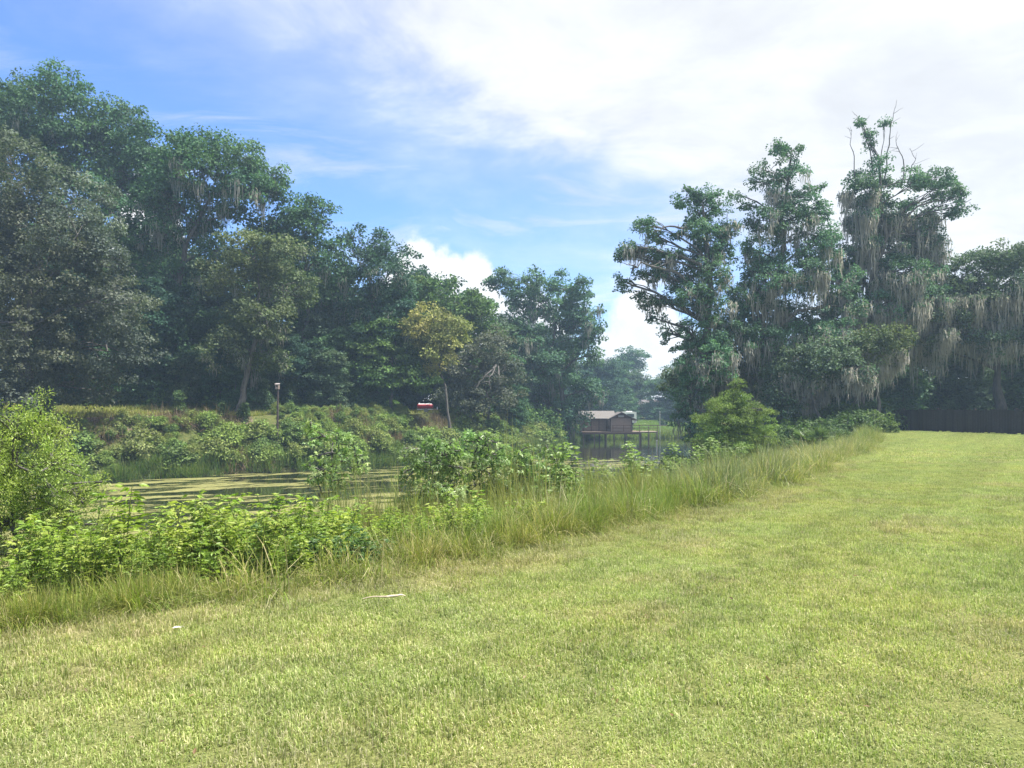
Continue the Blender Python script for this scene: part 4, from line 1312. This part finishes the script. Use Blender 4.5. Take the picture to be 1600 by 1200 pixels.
def far_bank_plants():
    rng = np.random.default_rng(61)
    r = random.Random(8)

    def shrub(lab, group, pal, seed, w=1.0, h=1.0, leaf=.12, name='bank_shrub', n=11, cat='shrub'):
        x, y = -10.0, -60.0
        z = gz(x, y)
        q = random.Random(seed)
        lb = []
        for _ in range(n):
            a, t = q.uniform(0, 6.28), q.random()
            rr = w * (1 - .6 * t) * q.uniform(.1, .75)
            lb.append((x + rr * math.cos(a), y + rr * math.sin(a), z + h * (.15 + .75 * t), w * q.uniform(.25, .45), w * q.uniform(.25, .45), h * q.uniform(.18, .3)))
        return grow_tree(name, lab, (x, y), lb, pal, leaf=leaf, dens=1.9, clump=.3 * max(w, .8), per=42, trunk_r=.035, group=group, cat=cat, twigs=3, seed=seed, shell=.4)
    L1, G1 = 'low bushy green shrub in the thicket covering the far bank', 'shrubs covering the far bank'
    pals = [[(.155, .22, .05), (.19, .25, .06)], [(.17, .215, .06), (.205, .24, .07)], [(.12, .185, .055), (.14, .20, .06)], [(.19, .205, .075), (.15, .185, .06)]]
    src = [shrub(L1, G1, pals[i % 4], 700 + i, (1.0, 1.2, .9, 1.1, 1.3)[i], (1.1, 1.3, 1.5, .9, 1.2)[i]) for i in range(5)]
    spots = []
    # thicket: sparse on the left bank, closed towards the middle
    while len(spots) < 285:
        t = r.random()
        if t < .35:
            x = r.uniform(-33, -13)
            s_ = r.uniform(.5, 4.2)
        elif t < .45:
            x = r.uniform(-17, -8)
            s_ = r.uniform(4.5, 8)
        else:
            x = r.uniform(-13, 5)
            s_ = r.uniform(.6, 8.5)
        y = float(np.interp(x, SHORE[:, 0], SHORE[:, 1])) + s_ * 1.3
        ss = float(sdist(SHORE, np.array([x]), np.array([y]))[0])
        if (x < -14 and 2.9 < ss < 6 and r.random() < .7) or (800 + F * x / y < 425 and ss > 3.6):
            continue
        spots.append((x, y, ss))
    for i, (x, y, ss) in enumerate(spots):
        k = r.uniform(.7, 1.2)
        gg = gz(x, y)
        px_ = 800 + F * x / y
        if abs(px_ - 667) < 34 and ss > 2.2:
            x, y = x - 7.0, y - 5.5
            gg = gz(x, y)
        head = EYE - (r.uniform(641, 668) - HZ) / F * y - gg      # stays below the view across to the wood
        k = min(k, max(.3, head / 1.2))
        loc = (x, y, gg - .08)
        if i < 5:
            o = src[i]
            o.location = loc
            o.scale = (k, k, k)
        else:
            o = copy_tree(src[i % 5], loc, r.uniform(0, 6.28), (k * r.uniform(.9, 1.3), k * r.uniform(.9, 1.3), k * r.uniform(.8, 1.25)))
        px_ = 800 + F * x / y
        where = 'left of the nest box' if px_ < 434 else 'between nest box and red tank' if px_ < 650 else 'right of the red tank'
        low = ss < 2.5
        o['label'] = 'green shrub %s the far bank, %s' % ('low by the water on' if low else 'high up on', where)
        o['group'] = 'shrubs %s the far bank %s' % ('at the foot of' if low else 'on top of', where)
    n = 14000
    x = rng.uniform(-40, 9, n)
    y = rng.uniform(36, 100, n)
    sd = sdist(SHORE, x, y)
    pxx = 800 + F * x / y
    k = (sd > .4) & (sd < np.where(pxx < 430, 4.0, 10.0)) & ((wob(x, y, .8, 2) > -.6) | (x > -12)) & (rng.random(n) < .85)
    k &= ~((np.abs(pxx - 667) < 32) & (sd > 2.2))
    x, y = x[k], y[k]
    und = [o.children[0].data for o in src[:3]]
    grass_on('undergrowth', 'low tangled green undergrowth between the shrubs of the far bank', und, (x, y, np.full(len(x), .42), rng.integers(0, 3, len(x))), 17)
    L2, G2 = 'leafy bush along the dark foot of the wood', 'bushes at the foot of the wood'
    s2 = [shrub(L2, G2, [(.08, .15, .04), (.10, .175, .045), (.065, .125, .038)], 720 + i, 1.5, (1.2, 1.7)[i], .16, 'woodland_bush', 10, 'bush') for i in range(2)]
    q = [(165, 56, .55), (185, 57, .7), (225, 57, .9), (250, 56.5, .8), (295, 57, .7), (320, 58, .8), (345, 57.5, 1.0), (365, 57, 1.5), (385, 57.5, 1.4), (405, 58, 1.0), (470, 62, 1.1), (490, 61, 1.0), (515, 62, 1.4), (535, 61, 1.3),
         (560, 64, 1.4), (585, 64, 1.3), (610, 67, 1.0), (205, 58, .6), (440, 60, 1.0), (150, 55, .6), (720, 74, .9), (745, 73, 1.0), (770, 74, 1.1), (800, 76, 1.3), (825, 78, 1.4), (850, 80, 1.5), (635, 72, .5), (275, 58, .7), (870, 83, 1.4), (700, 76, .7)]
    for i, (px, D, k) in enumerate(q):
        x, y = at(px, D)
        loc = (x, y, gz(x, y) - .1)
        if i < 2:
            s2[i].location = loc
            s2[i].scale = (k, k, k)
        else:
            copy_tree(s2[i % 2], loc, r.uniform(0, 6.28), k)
    # young cedars on the lip of the bank
    names = ['small dark cone-shaped cedar on the bank lip below the olive oak', 'tall slim dark cedar right of the nest box', 'stub of a young cedar left of the bare soil', 'small cedar standing on the bank between soil and nest box',
             'young cedar before the dark wood in mid bank', 'young cedar beside the red tank']
    for i, (px, D, h) in enumerate([(383, 52, 1.2), (456, 60, 3.3), (282, 50, 1.5), (349, 51.5, .95), (552, 63, 3.0), (694, 66, 1.2)]):
        x, y = at(px, D)
        z = gz(x, y)
        lb = [(x + rng.normal(0, .05 * h), y + rng.normal(0, .05 * h), z + h * t, (.30 - .24 * t) * h ** .8, (.30 - .24 * t) * h ** .8, .12 * h) for t in np.linspace(.12, .95, 8)]
        grow_tree('young_cedar', names[i], (x, y), lb, [(.06, .105, .04), (.075, .12, .045)], leaf=.11, dens=2.6, clump=.22, per=50, trunk_r=.04, seed=740 + i, twigs=2, cat='cedar')


far_bank_plants()

# ------------------------------------------------------------------ built things
def part(parent, name, shapes, mat=M_WOOD):
    """shapes: list of (centre, size, colour[, rz])"""
    bag = Bag()
    for s in shapes:
        box(bag, s[0], s[1], s[2], s[3] if len(s) > 3 else 0.0)
    return add(name, bag.mesh(name, mat), parent)


def poly_part(parent, name, V, Fs, color, mat):
    bag = Bag()
    V = np.asarray(V, float)
    first = True
    for f in Fs:
        f = np.asarray(f)
        if first:
            bag.put(V, f, color)
            first = False
        else:
            bag.put(V, f, color)
    return add(name, bag.mesh(name, mat), parent)


def slab_roof(parent, name, quads, th, color, mat=M_ROOF):
    """sloping slabs of thickness th under the given quads"""
    bag = Bag()
    for qd in quads:
        a = np.array(qd, float)
        n = unit(np.cross(a[1] - a[0], a[3] - a[0])[None])[0]
        if n[2] < 0:
            n = -n
        b = a - n * th
        V = np.concatenate([a, b])
        Fc = np.array([(0, 1, 2, 3), (7, 6, 5, 4), (0, 4, 5, 1), (1, 5, 6, 2), (2, 6, 7, 3), (3, 7, 4, 0)])
        bag.put(V, Fc, color)
    return add(name, bag.mesh(name, mat), parent)


def build_boathouse():
    D = 93.0
    base = P(966, 674, D)
    x0, y0, zd = base
    root = add('boathouse', None, None, (x0, y0, WATER_Z), 'brown wooden boathouse on posts with deck, over the water', 'boathouse')
    dz = zd - WATER_Z
    wall, dark, roofc, deckc = (.36, .24, .19), (.12, .085, .07), (.15, .14, .133), (.20, .15, .12)
    # gable bay: x -0.9..1.6 ; main hall: x -5.2..-0.9
    part(root, 'gable_wall', [((.35, 1.5, dz + .8), (2.5, 3.0, 1.6), (.40, .30, .25))], M_PAINT)  # lit look of the gable front put into its lighter colour
    V = [(-.9, .0, dz + 1.6), (1.6, .0, dz + 1.6), (.35, .0, dz + 2.25), (-.9, .14, dz + 1.6), (1.6, .14, dz + 1.6), (.35, .14, dz + 2.25)]
    poly_part(root, 'gable_panel', V, [[(0, 1, 2), (5, 4, 3)]], (.2, .14, .12), M_WOOD)
    part(root, 'daylight_panel', [((.35, -.04, dz + 1.85), (.7, .05, .22), (.75, .74, .7))], M_PAINT)  # white panel painted for daylight seen through the gable
    part(root, 'hall_wall', [((-2.65, 2.2, dz + .8), (3.5, 3.2, 1.6), (.22, .165, .14))], M_WOOD)  # darker colour carries the shade under the eave
    for i in range(4):
        part(root, 'wall_batten', [((-4.2 + i * .95, .57, dz + .8), (.09, .06, 1.6), dark)])
    part(root, 'corner_post', [((-.98, -.06, dz + .85), (.12, .12, 1.7), dark)])
    part(root, 'corner_post', [((1.66, -.06, dz + .85), (.12, .12, 1.7), dark)])
    slab_roof(root, 'hall_roof', [[(-4.7, .1, dz + 1.58), (-.2, .1, dz + 1.58), (-.2, 2.3, dz + 2.5), (-4.7, 2.3, dz + 2.5)],
                                  [(-4.7, 4.4, dz + 1.58), (-.2, 4.4, dz + 1.58), (-.2, 2.3, dz + 2.5), (-4.7, 2.3, dz + 2.5)]], .1, roofc)
    slab_roof(root, 'gable_roof', [[(-1.35, -.55, dz + 1.5), (.35, -.55, dz + 2.38), (.35, 3.4, dz + 2.38), (-1.35, 3.4, dz + 1.5)],
                                   [(2.35, -.55, dz + 1.38), (.35, -.55, dz + 2.38), (.35, 3.4, dz + 2.38), (2.35, 3.4, dz + 1.38)]], .11, (.135, .122, .115))
    part(root, 'bracket', [((-1.2, -.45, dz + 1.1), (.09, .09, .75), (.33, .25, .2))])
    part(root, 'deck', [((-.95, 1.2, dz - .08), (7.1, 4.0, .14), deckc), ((3.7, .7, dz - .08), (2.18, 2.4, .14), (.26, .21, .165))])
    part(root, 'deck_beam', [((-.95, -.85, dz - .24), (7.1, .1, .18), dark)])
    for x in (-4.3, -3.0, -1.55, -.6, .9, 2.5, 3.6, 4.6):
        part(root, 'post', [((x, -.72, dz / 2 - .55), (.13, .13, dz + .98), (.20, .155, .125))])
    for x in (-4.0, -2.0, -1.3, 1.2, 3.2):
        part(root, 'rear_post', [((x, 2.6, dz / 2 - .55), (.15, .15, dz + .98), dark)])
    for x in (-.75, .55, 1.45, 2.5, 3.6, 4.7):
        part(root, 'railing_post', [((x, -.7, dz + .37), (.075, .075, .76), (.22, .15, .12))])
    part(root, 'handrail', [((2.0, -.7, dz + .76), (5.6, .11, .07), (.20, .14, .115))])
    part(root, 'handrail', [((2.0, -.7, dz + .42), (5.6, .05, .07), (.20, .14, .115))])
    part(root, 'lean_rail', [((5.3, .4, dz + .72), (3.0, .10, .08), (.19, .14, .12), .12)])
    part(root, 'lamp', [((2.0, -.12, dz + 1.15), (.18, .16, .3), (.8, .8, .78))], M_PAINT)
    # posts standing by the water
    for px, D, y0_, y1_, lab, nm in ((1031, 99, 643, 672, 'thin pale pole on the shore right of the boathouse', 'pole'), (1026, 70, 688, 712, 'thin pale stake standing in the water in front of the boathouse', 'water_stake')):
        p = P(px, y0_, D)
        zb = gz(p[0], p[1]) - .1
        bag = Bag()
        tube(bag, [(0, 0, 0), (.01, 0, (p[2] - zb) * .5), (0, 0, p[2] - zb)], .045, 8, (.42, .45, .40))
        tube(bag, [(0, 0, p[2] - zb - .05), (0, 0, p[2] - zb + .03)], .06, 8, (.6, .6, .56))
        add(nm, bag.mesh(nm, M_METAL), None, (p[0], p[1], zb), lab, 'pole')


build_boathouse()


def build_small_things():
    # nest box on a post
    D = 50.5
    x, y = at(433.5, D)
    z = gz(x, y)
    root = add('nest_box', None, None, (x, y, z), 'pale nest box on a dark post on the far bank', 'nest box')
    h = P(433, 609, D)[2] - z
    bag = Bag()
    tube(bag, [(0, 0, -.3), (.01, 0, h * .5), (.03, 0, h + .2)], [.075, .07, .065], 8, (.075, .06, .055))
    add('post', bag.mesh('post', M_WOOD), root)
    part(root, 'box', [((.04, -.14, h + .2), (.22, .24, .32), (.27, .21, .19))], M_PAINT)
    part(root, 'entrance', [((.04, -.265, h + .24), (.09, .012, .08), (.03, .025, .025))], M_PAINT)
    slab_roof(root, 'lid', [[(-.11, -.30, h + .36), (.19, -.30, h + .36), (.19, .0, h + .44), (-.11, .0, h + .44)]], .025, (.30, .27, .26), M_PAINT)
    # red and white tank on a low trailer
    D = 66.0
    x, y = at(664.5, D)
    root = add('tank_trailer', None, None, (x, y, gz(x, y)), 'red and white tank lying on a trailer before the dark wood', 'tank')
    z0 = .72
    root.scale = (.87, .87, .87)
    R = .24
    bag = Bag()
    t = np.linspace(0, 1, 15)
    xs = np.array([-.82, -.81, -.76, -.68, -.5, 0, .5, .68, .76, .81, .82])
    rs = R * np.array([.05, .45, .8, .97, 1, 1, 1, .97, .8, .45, .05])
    th = np.linspace(0, 2 * np.pi, 16, endpoint=False)
    V = np.stack([np.repeat(xs, 16), (rs[:, None] * np.cos(th)).ravel(), z0 + (rs[:, None] * np.sin(th)).ravel()], -1)
    i, j = np.meshgrid(np.arange(10), np.arange(16), indexing='ij')
    Fc = np.stack([i * 16 + j, i * 16 + (j + 1) % 16, (i + 1) * 16 + (j + 1) % 16, (i + 1) * 16 + j], -1).reshape(-1, 4)
    bag.put(V, Fc, (.42, .03, .045))
    add('tank', bag.mesh('tank', M_METAL, True), root)
    bag = Bag()
    a = np.linspace(np.pi * .28, np.pi * .72, 7)
    V = np.array([(xx, math.cos(t_) * R * 1.02, z0 + math.sin(t_) * R * 1.02) for xx in (-.68, .68) for t_ in a])
    Fc = np.array([(k, k + 1, k + 8, k + 7) for k in range(6)])
    bag.put(V, Fc, (.82, .8, .8))
    add('white_band', bag.mesh('white_band', M_PAINT), root)
    part(root, 'frame', [((0, -.2, z0 - .33), (1.6, .06, .07), (.75, .72, .72)), ((0, .2, z0 - .33), (1.6, .06, .07), (.75, .72, .72))], M_METAL)
    for sx in (-.45, .25):
        part(root, 'saddle', [((sx, 0, z0 - .25), (.08, .36, .12), (.3, .05, .05))], M_METAL)
    part(root, 'valve', [((-.6, 0, z0 + .28), (.1, .1, .14), (.85, .83, .83))], M_METAL)
    part(root, 'valve', [((.35, 0, z0 + .27), (.1, .1, .08), (.6, .7, .8))], M_METAL)
    part(root, 'hitch', [((1.0, 0, z0 - .33), (.5, .07, .07), (.4, .25, .2)), ((1.2, 0, z0 - .2), (.09, .09, .26), (.82, .8, .8))], M_METAL)
    for sy in (-1, 1):
        bag = Bag()
        tube(bag, [(.1, sy * .26, z0 - .42), (.1, sy * .36, z0 - .42)], [.2, .2], 14, (.02, .02, .02))
        V = np.array([(.1 + .2 * math.cos(q), sy * .361, z0 - .42 + .2 * math.sin(q)) for q in np.linspace(0, 6.283, 14, endpoint=False)])
        bag.put(V, np.array([list(range(14))]), (.25, .25, .25))
        add('wheel', bag.mesh('wheel', M_PAINT), root)
    # camper and pale house far behind the boathouse lawn
    D = 124.0
    p = P(981, 645, D)
    g = gz(p[0], D)
    root = add('camper', None, None, (p[0], D, g), 'white camper half hidden behind the boathouse roof', 'camper')
    part(root, 'body', [((0, 0, 1.15), (2.1, 4.5, 1.7), (.78, .78, .77))], M_PAINT)
    part(root, 'window', [((.1, -2.27, 1.45), (1.1, .04, .5), (.04, .05, .06))], M_GLASS)
    part(root, 'skirt', [((0, -.02, .32), (1.9, 4.3, .1), (.2, .2, .2))], M_PAINT)
    part(root, 'roof_unit', [((.2, .2, 2.08), (.9, .9, .16), (.7, .7, .7))], M_PAINT)
    for sx in (-.85, .85):
        part(root, 'wheel', [((sx, .4, .26), (.2, .56, .54), (.03, .03, .03))], M_PAINT)
    D = 152.0
    p = P(1012, 650, D)
    g = gz(p[0], D)
    root = add('porch_house', None, None, (p[0], D, g), 'pale house porch with white columns under the distant trees', 'house')
    part(root, 'wall', [((0, 1.8, 1.25), (7.0, 2.4, 2.5), (.36, .33, .30))], M_PAINT)
    part(root, 'floor', [((0, .2, .08), (9.2, 1.2, .16), (.4, .38, .35))], M_PAINT)
    for sx in (-3.4, -1.4, -.6, .3, 3.0):
        part(root, 'column', [((sx, -.2, 1.25), (.2, .2, 2.3), (.8, .79, .76))], M_PAINT)
    part(root, 'window', [((1.7, .57, 1.4), (1.2, .05, 1.1), (.05, .06, .07))], M_GLASS)
    part(root, 'window', [((-2.4, .57, 1.4), (1.2, .05, 1.1), (.05, .06, .07))], M_GLASS)
    slab_roof(root, 'roof', [[(-4, -.7, 2.45), (4, -.7, 2.45), (4, 1.9, 3.5), (-4, 1.9, 3.5)], [(-4, 4.0, 2.6), (4, 4.0, 2.6), (4, 1.9, 3.5), (-4, 1.9, 3.5)]], .12, (.12, .11, .11))
    # clipped round shrub on the far lawn
    for px, D, s, lab in ((986, 108, .8, 'small round dark shrub on the far lawn beside the boathouse'), (1034, 122, .9, 'small dark shrub alone on the far lawn behind the pale pole')):
        x, y = at(px, D)
        z = gz(x, y)
        lb = [(x + random.uniform(-.4, .4) * s, y, z + s * q, .5 * s, .5 * s, .4 * s) for q in (.35, .6, .85)]
        grow_tree('lawn_shrub', lab, (x, y), lb, [(.05, .085, .03)], leaf=.16, dens=2.4, clump=.3, per=40, trunk_r=.04, cat='shrub', twigs=2)
    # dark board fence at the end of the lawn
    A, B = np.array((23.6, 54.0)), np.array((35.0, 29.0))
    L = np.linalg.norm(B - A)
    n = int(L / 2.4)
    ang = math.atan2(*(B - A)[::-1])
    root = add('board_fence', None, None, (A[0], A[1], gz(*A)), 'dark weathered board fence along the far end of the lawn', 'fence')
    root.rotation_euler = (0, 0, ang)
    r = random.Random(12)
    for i in range(n + 1):
        w = A + (B - A) / L * i * 2.4
        zz = gz(w[0], w[1]) - gz(*A)
        part(root, 'post', [((i * 2.4, .05, zz + .72), (.1, .1, 1.55), (.06, .05, .045))])
        if i < n:
            part(root, 'rail', [((i * 2.4 + 1.2, .02, zz + .35), (2.3, .05, .09), (.06, .05, .045)), ((i * 2.4 + 1.2, .02, zz + 1.2), (2.3, .05, .09), (.06, .05, .045))])
            bd = [((i * 2.4 + .08 + q * .16, -.03 + r.uniform(-.006, .006), zz + .72 + r.uniform(-.05, .05)), (.148, .022, 1.36), tuple(np.array((.026, .022, .022)) * r.uniform(.7, 1.35))) for q in range(15)]
            o = part(root, 'board_panel', bd)
            o['kind'] = 'stuff'
    # bird on the long limb
    p = P(990, 421, 45.6)
    bag = Bag()
    tube(bag, [(-.10, 0, -.13), (-.06, 0, -.02), (-.01, 0, .10), (.02, 0, .20), (.045, 0, .27), (.06, 0, .31), (.10, 0, .325), (.15, 0, .32)], [.012, .05, .075, .06, .03, .036, .022, .004], 8, (.03, .03, .032))
    tube(bag, [(-.05, .02, .0), (-.10, .02, -.1), (-.15, .01, -.2)], [.03, .035, .012], 6, (.025, .025, .03))
    tube(bag, [(0, .02, .03), (0, .02, -.03)], [.008, .008], 4, (.08, .06, .04))
    add('perched_bird', bag.mesh('perched_bird', M_PAINT, True), None, p, 'small dark bird perched on the limb reaching left over the water', 'bird')
    # litter on the lawn
    p = P(600, 938, EYE * F / (938 - HZ))
    bag = Bag()
    rng = np.random.default_rng(2)
    tube(bag, limb(np.array([-.17, -.03, .045]), np.array([.02, .0, .055]), 5, .03, rng), np.linspace(.003, .008, 5), 6, (.42, .35, .26))
    tube(bag, limb(np.array([.02, 0, .055]), np.array([.17, .05, .05]), 5, .03, rng), [.008, .011, .010, .007, .003], 6, (.52, .44, .34))
    add('dry_stick', bag.mesh('dry_stick', M_WOOD, True), None, (p[0], p[1], gz(p[0], p[1])), 'pale dry stick lying on the mown grass', 'stick')
    p = P(280, 991, EYE * F / (991 - HZ))
    V, Fc, own = scatter(LANCE, np.array([(-.05, 0, .05), (-.01, .01, .055)]), np.array([(1, .1, .1), (1, .35, .0)]), np.array([(0, -.3, 1), (0, .2, 1.)]), np.array([.065, .04]), 1.0)
    bag = Bag()
    bag.put(V, Fc, (.62, .60, .54))
    add('white_scrap', bag.mesh('white_scrap', M_PAINT), None, (p[0], p[1], gz(p[0], p[1])), 'small white curled scrap on the mown grass', 'scrap')


build_small_things()


def lawn_litter():
    r = np.random.default_rng(88)
    n = 420
    y = 2.5 + 16 * r.random(n) ** 1.3
    x = r.uniform(-1, 1, n) * y * .72 + .5
    k = sdist(EDGE, x, y) < -.05
    x, y = x[k], y[k]
    n = len(x)
    pos = np.column_stack([x, y, ground_z(x, y) + r.uniform(.025, .05, n)])
    V, Fc, own = scatter(LANCE, pos, r.normal(0, 1, (n, 3)) * (1, 1, .25), np.array([0, 0, 1]) + .4 * r.normal(0, 1, (n, 3)), r.uniform(.018, .042, n), r.uniform(.8, 1.6, n))
    pal = np.array([(.20, .12, .06), (.28, .19, .10), (.13, .08, .05), (.36, .28, .17), (.10, .15, .04)])
    me = mesh_from('fallen_leaves', V, [Fc], M_HERB, (pal[r.integers(0, 5, n)])[own])
    add('fallen_leaves', me, kind='stuff', label='small brown dead leaves scattered on the lawn')


lawn_litter()

# ------------------------------------------------------------------ air
HAZE = .0009  # volume added to pale the trees the way a lens veil does
def build_haze():
    m, k, out = new_mat('haze')
    pv = k.new('ShaderNodeVolumePrincipled')
    pv.inputs['Color'].default_value = (.50, .70, 1.0, 1)
    pv.inputs['Density'].default_value = HAZE
    pv.inputs['Anisotropy'].default_value = .2
    k.l.new(pv.outputs[0], out.inputs['Volume'])
    bag = Bag()
    box(bag, (0, 200, 12.0), (880, 680, 38.0), (1, 1, 1))
    o = add('haze', bag.mesh('haze', m), kind='stuff', label='thin pale haze added to stand for a lens veil')


build_haze()
